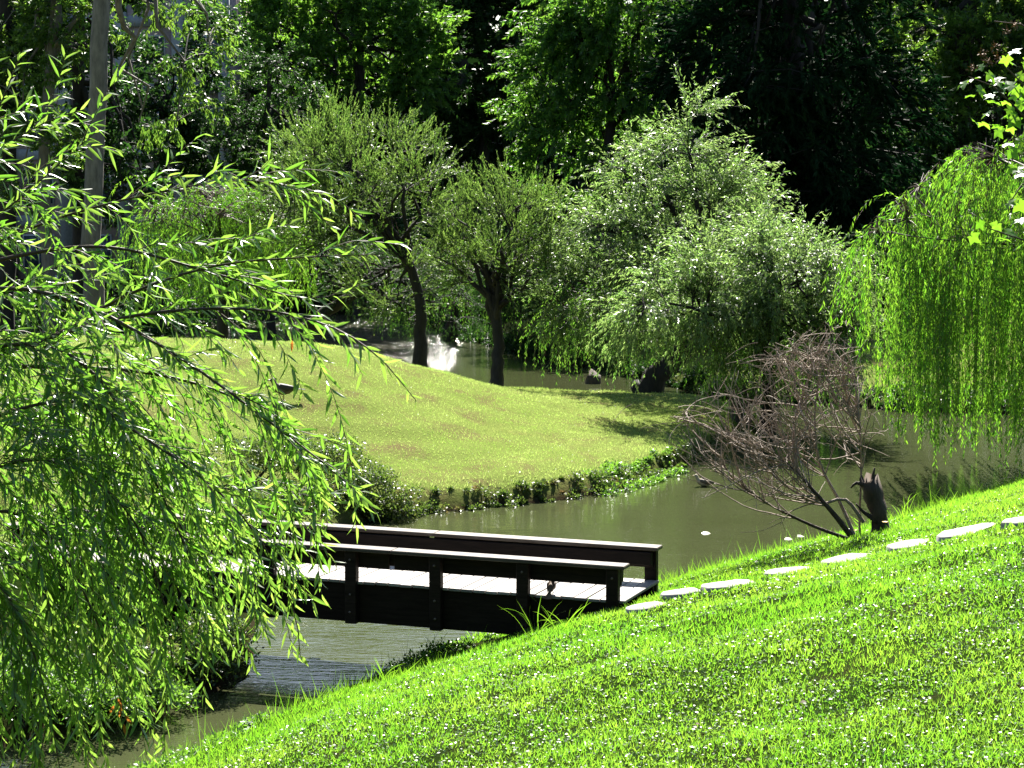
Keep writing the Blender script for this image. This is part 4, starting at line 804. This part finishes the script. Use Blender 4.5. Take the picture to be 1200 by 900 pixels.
for k_, (px, py) in enumerate(((1178, 36), (1190, 28), (1165, 55), (1152, 62), (1172, 68), (1140, 80), (1158, 72))):
    c_ = P(px, py, 10.2); n = 26; d = nrm(rng.normal(size=(n, 3))); v, f, kk = leaves(d * rng.uniform(.0, .022, n)[:, None], d, nrm(rng.normal(size=(n, 3))), .016, .009, 'oval')
    o = build('seed_cluster', v + (c_ - b0), f, M_seed, mp_t); o['label'] = 'dry brown seed cluster'

# ------------------------------------------------------------------ grass
def lawn(name, label, n, ymin, ymax, umax, mask, hgt, wid, mat, seed, p=1.5, kind='blade', flat=.25, mult=None, upw=1.0, near=10.5):
    rng = np.random.default_rng(seed); q = 2 - p; Y = (rng.uniform(0, 1, n) * (ymax ** q - ymin ** q) + ymin ** q) ** (1 / q); X = rng.uniform(-umax, umax, n) * Y if np.isscalar(umax) else rng.uniform(umax[0], umax[1], n) * Y
    dN, dI = sdf(near_poly, X, Y), sdf(isl_poly, X, Y); ok = mask(X, Y, dN, dI); X, Y, dN, dI = X[ok], Y[ok], dN[ok], dI[ok]; n = len(X)
    z = mesh_z(X, Y); L = hgt * rng.uniform(.55, 1.35, n); W_ = wid * rng.uniform(.7, 1.3, n)
    if mult: mu = mult(X, Y, dN, dI, rng); L = L * mu[0]; W_ = W_ * mu[1]
    lean = rng.normal(size=(n, 2)) * (.45 if kind == 'blade' else 1.2); ax = nrm(np.concatenate([lean, np.full((n, 1), upw)], 1)); nr = nrm(rng.normal(size=(n, 3)) + np.array([0, 0, .2 if kind == 'blade' else .9]))
    tn = np.clip(.48 + .45 * lumps(X * .8, Y * .8) + .3 * lumps(X * 3 + 7, Y * 3) + rng.normal(0, .24, n), 0, 1)
    pz = np.stack([X, Y, z - .004 + (rng.uniform(.01, hgt * .6, n) if kind == 'oval' else 0)], 1); ac = Acc()
    for sel, kd in ((Y < near, kind), (Y >= near, 'quad' if kind == 'oval' else 'tri')):        # simpler blades farther off
        if sel.any(): v, f, kk = leaves(pz[sel], ax[sel], nr[sel], L[sel], W_[sel], kd, .35); ac.add(v, f, np.repeat(tn[sel], kk))
    o = ac.out(name, mat, None, kind='stuff'); o['label'] = label; return o
def offpath(X, Y):
    m_ = np.ones(len(X), bool)
    for px, py, w, _ in stones:
        c_ = SC[(px, py)]; m_ &= (((X - c_[0]) / (w / 5000 * c_[1])) ** 2 + ((Y - c_[1]) / (w / 5400 * c_[1])) ** 2) > .95
    lx = (X - O_b[0]) * U[0] + (Y - O_b[1]) * U[1]; ly = (X - O_b[0]) * V[0] + (Y - O_b[1]) * V[1]
    return m_ & ~((lx > -.12) & (ly > -.12) & (ly < BW + .12))
SC = {(px, py): ground(px, py) for px, py, w, _ in stones}
lawn('lawn_grass', 'bright short grass covering the near bank', 370000, 6.8, 42, .285, lambda X, Y, a, c_: (a > .35) & offpath(X, Y) & (lumps(X * 1.5 + 9, Y * 1.5) < .66), .058, .0074, M_grass, 401,
     mult=lambda X, Y, a, c_, r: (np.interp(Y, [8, 20, 40], [.85, 1.1, 1.3]) * np.clip(.85 + .7 * lumps(X * 3.1, Y * 3.1) + .35 * lumps(X * .7 + 2, Y * .9), .55, 2.0), np.interp(Y, [8, 14, 25, 40], [.8, 1.1, 1.9, 3.0])))
lawn('clover', 'glossy small clover leaves scattered through the near lawn', 160000, 6.8, 34, .285, lambda X, Y, a, c_: (a > 1.2) & offpath(X, Y) & (lumps(X * .45 + 3, Y * .45) + .25 * lumps(X * 2, Y * 2) > -.45), .024, .019, M_clover, 402, kind='oval', upw=.35,
     mult=lambda X, Y, a, c_, r: (np.interp(Y, [8, 25], [.9, 1.25]), np.interp(Y, [8, 25], [.9, 1.25])))
lawn('shore_grass', 'tall fresh grass along the edge of the near bank', 52000, 17, 46, .285, lambda X, Y, a, c_: (a > .05) & (a < 1.7) & offpath(X, Y), .28, .0085, M_shore, 403, p=1.0,
     mult=lambda X, Y, a, c_, r: (np.exp(-a * .55) * (1 + (r.uniform(0, 1, len(a)) > .94) * r.uniform(.3, 1.6, len(a))), np.interp(Y, [18, 40], [1, 1.7])))
lawn('island_grass', 'sun-bleached short grass covering the island mound', 290000, 27, 64, (-.27, .14), lambda X, Y, a, c_: (c_ > .25) & offpath(X, Y), .042, .0125, M_island, 404, p=1.0,
     mult=lambda X, Y, a, c_, r: (r.uniform(.7, 1.2, len(a)) + .6 * (c_ < .9), 1 + .3 * (r.uniform(0, 1, len(a)) > .8)))

# tall single grass clumps in front of the bridge
rng = np.random.default_rng(91)
for px, py, n, L0, lab in ((508, 770, 12, .42, 'tall grass clump at the bank edge below the bridge, nearest the open channel'), (560, 752, 12, .5, 'tall arching grass clump in front of the bridge beam'), (628, 745, 14, .52, 'tall grass clump below the perched bird on the bridge'), (660, 742, 10, .5, 'upright grass stalks in front of the bridge between bird and end post'), (450, 800, 12, .35, 'spreading grass clump overhanging the channel before the bridge'), (1012, 628, 10, .4, 'grass clump at the foot of the dead shrub'), (1060, 612, 14, .5, 'grass clump beside the broken stump'), (1110, 600, 12, .45, 'tall grass clump under the tips of the lime willow'), (820, 690, 9, .38, 'grass clump at the waterline beyond the bridge end')):
    p = ground(px, py); p[2] -= .01; g_ = thing('grass_clump', lab, 'grass', p)
    d0 = nrm(np.stack([rng.normal(0, .45, n), rng.normal(0, .35, n), np.ones(n)], 1)); C = grow(rng, rng.normal(size=(n, 3)) * [.05, .04, 0], d0, L0 * rng.uniform(.6, 1.15, n), 7, (0, 0, -2.2), .1)
    tang = nrm(np.gradient(C, axis=1)); sd = nrm(np.cross(tang, nrm(rng.normal(size=(n, 1, 3)) + [0, 1, 0]))); w = (.0045 * np.array([1, 1, .95, .85, .65, .4, .03]))[None, :, None]
    v = np.stack([C - sd * w, C + sd * w], 2).reshape(-1, 3); ii = np.arange(n * 14).reshape(n, 7, 2)
    q = np.stack([ii[:, :-1, 0], ii[:, :-1, 1], ii[:, 1:, 1], ii[:, 1:, 0]], -1).reshape(-1, 4); build('blades', v, [q], M_shore, g_, np.repeat(rng.uniform(.1, 1, n), 14), smooth=True, kind='stuff')

# ------------------------------------------------------------------ birds, flowers, litter
def loft(spine, rx, rz, n=10):
    spine = np.asarray(spine, float); t = nrm(np.gradient(spine, axis=0)); side = nrm(np.cross(t, [0, 0, 1.])); up_ = np.cross(side, t); ang = np.linspace(0, 2 * np.pi, n, endpoint=False)
    v = spine[:, None] + np.asarray(rx)[:, None, None] * np.cos(ang)[None, :, None] * side[:, None] + np.asarray(rz)[:, None, None] * np.sin(ang)[None, :, None] * up_[:, None]
    m_ = len(spine); ii = np.arange(m_ * n).reshape(m_, n); q = np.stack([ii[:-1], np.roll(ii[:-1], -1, 1), np.roll(ii[1:], -1, 1), ii[1:]], -1).reshape(-1, 4)
    return v.reshape(-1, 3), [q, ii[-1:], ii[:1, ::-1]]
def bird(name, label, loc, rz, s, body_c, wing_c, beak_c, upright=.5, swim=False, cat='bird', tail=.5, leg=.35):
    t = thing(name, label, cat, loc); t.rotation_euler = (0, 0, rz); t.scale = (s, s, s)
    Mb, Mw, Mk = plain(name + '_plumage', body_c, .7), plain(name + '_wing', wing_c, .65), plain(name + '_beak', beak_c, .4)
    h = 0.0 if swim else leg; k = upright
    sp = [(-.55, 0, h + .38 - .5 * k), (-.42, 0, h + .34 - .3 * k), (-.2, 0, h + .28 - .1 * k), (.05, 0, h + .27), (.28, 0, h + .34 + .15 * k), (.40, 0, h + .48 + .3 * k), (.45, 0, h + .60 + .35 * k), (.52, 0, h + .68 + .38 * k), (.60, 0, h + .68 + .38 * k)]
    v, f = loft(sp, [.03, .10, .19, .24, .20, .12, .11, .12, .04], [.03, .09, .18, .23, .19, .12, .11, .115, .04], 12); build('body', v, f, Mb, t, smooth=True)
    for sd in (-1, 1):
        q = [(-.62, sd * .06, h + .36 - .5 * k), (-.35, sd * .15, h + .36 - .22 * k), (-.05, sd * .215, h + .36), (.2, sd * .17, h + .42 + .1 * k), (.27, sd * .12, h + .42 + .12 * k)]
        v, f = loft(q, [.015, .04, .055, .05, .01], [.03, .10, .15, .12, .02], 8); build('wing', v, f, Mw, t, smooth=True)
        if not swim:
            v, f = tubes(np.array([[[.02, sd * .08, h + .12], [.03, sd * .08, h * .5], [.02, sd * .08, .0]]]), np.full((1, 3), .016), 5); build('leg', v, f, Mk, t)
            v, f = tubes(np.array([[[-.05, sd * .08, .012], [.04, sd * .08, .012], [.12, sd * .08, .01]]]), np.array([[.012, .014, .006]]), 5); build('foot', v, f, Mk, t)
        e = np.array([.53, sd * .108, h + .70 + .38 * k]); d = nrm(np.array([[1, 0, 0], [-1, 0, 0], [0, 1, 0], [0, -1, 0], [0, 0, 1], [0, 0, -1.]])) * .02 + e
        build('eye', d, [np.array([[0, 2, 4], [2, 1, 4], [1, 3, 4], [3, 0, 4], [2, 0, 5], [1, 2, 5], [3, 1, 5], [0, 3, 5]])], M_blk, t)
    v, f = loft([(.58, 0, h + .675 + .38 * k), (.68, 0, h + .66 + .38 * k), (.78, 0, h + .645 + .38 * k)], [.045, .04, .02], [.04, .022, .01], 8); build('beak', v, f, Mk, t, smooth=True)
    fan = []; m_ = 7
    for j in range(m_):
        a_ = (j / (m_ - 1) - .5) * 2 * tail; fan.append([-.5 - .42 * math.cos(a_), .42 * math.sin(a_), h + .36 - .5 * k - .38 * k])
    v = np.array([[-.45, -.05, h + .36 - .42 * k], [-.45, .05, h + .36 - .42 * k]] + fan); v = np.vstack([v, v - [0, 0, .02]])
    n_ = 2 + m_; ring = [0] + list(range(2, n_)) + [1]; fs = [np.array([ring]), np.array([[r_ + n_ for r_ in ring[::-1]]]), np.array([[ring[j], ring[(j + 1) % n_], ring[(j + 1) % n_] + n_, ring[j] + n_] for j in range(n_)])]
    build('tail', v, fs, Mw if not tail > .55 else Mb, t); return t
pb = O_b + U * .90 + V * .03
bird('perched_bird', 'small brown bird with fanned tail perched on the near edge of the bridge deck', (pb[0], pb[1], DZ + .004), R(75), .21, (.16, .105, .06), (.07, .045, .03), (.05, .04, .03), .7, tail=.7, leg=.13)
p = ground(333, 470); bird('duck', 'dark brown duck standing on the island lawn behind the willow sprays', (p[0], p[1], p[2]), R(200), .48, (.10, .075, .055), (.035, .026, .022), (.12, .09, .03), .1, leg=.2)
p = atZ(825, 570, 0); bird('duck', 'small pale brown duck swimming off the island point', (p[0], p[1], -.02), R(170), .32, (.40, .33, .22), (.12, .09, .06), (.3, .2, .05), .15, True)
M_yel = plain('yellow_petal', (.75, .45, .02), .6)
for px, py, lab in ((1003, 634, 'tiny yellow flower in the grass at the foot of the dead shrub'), (1037, 624, 'tiny yellow flower in the grass beside the broken stump')):
    p = ground(px, py); fl = thing('flower', lab, 'flower', p)
    v, f = tubes(np.array([[[0, 0, -.02], [.005, 0, .06], [0, 0, .13]]]), np.full((1, 3), .004), 4); build('stalk', v, f, M_shore, fl)
    for j in range(5):
        a_ = j * 1.2566; v, f, kk = leaves(np.array([[0, 0, .13]]), np.array([[math.cos(a_), math.sin(a_), .4]]), np.array([[0, 0, 1.]]), .045, .035, 'oval'); build('petal', v, f, M_yel, fl)
M_float = plain('wet_leaf', (.5, .48, .36), .15, 1.0)
for i, (px, py, lab) in enumerate(((822, 625, 'pale leaf floating on the pond between bridge and dead shrub'), (919, 632, 'glinting leaf floating near the foot of the dead shrub'), (934, 629, 'dark-edged leaf floating beside the glinting leaf'))):
    p = atZ(px, py, .006); v, f, kk = leaves(np.zeros((1, 3)), np.array([[1, .3 * i, .03]]), np.array([[0, -.25, 1.]]), .17, .13, 'oval', .1); o = build('floating_leaf', v, f, M_float, None); o.location = p; tag(o, lab, 'leaf')
M_litter = leafmat('fallen_leaf', (.10, .06, .035), (.17, .105, .06), (.10, .06, .03), (.14, .09, .04), .6, .3, .2)
for i, (px, py, lab) in enumerate(((937, 829, 'curled tan fallen leaf lying alone on the near lawn'), (816, 858, 'brown fallen leaf low on the lawn below the tan one'), (820, 853, 'small brown leaf touching the brown fallen leaf'), (873, 897, 'dark fallen leaf at the bottom of the lawn'))):
    p = ground(px, py); v, f, kk = leaves(np.zeros((1, 3)), np.array([[math.cos(i * 2), math.sin(i * 2), .35]]), np.array([[.2, -.5, 1.]]), .055 - .01 * (i > 0), .03, 'oval', .25)
    o = build('fallen_leaf', np.vstack([v]), f, M_litter, None, np.full(len(v), .2 + .25 * i)); o.location = (p[0], p[1], p[2] + .03); tag(o, lab, 'leaf')
seen = {o.data.name: o.data for o in sc.objects if o.type == 'MESH'}
print('TRIS', sum(len(m_.loops) - 2 * len(m_.polygons) for m_ in seen.values()))
print('script seconds', round(time.time() - T0, 1))
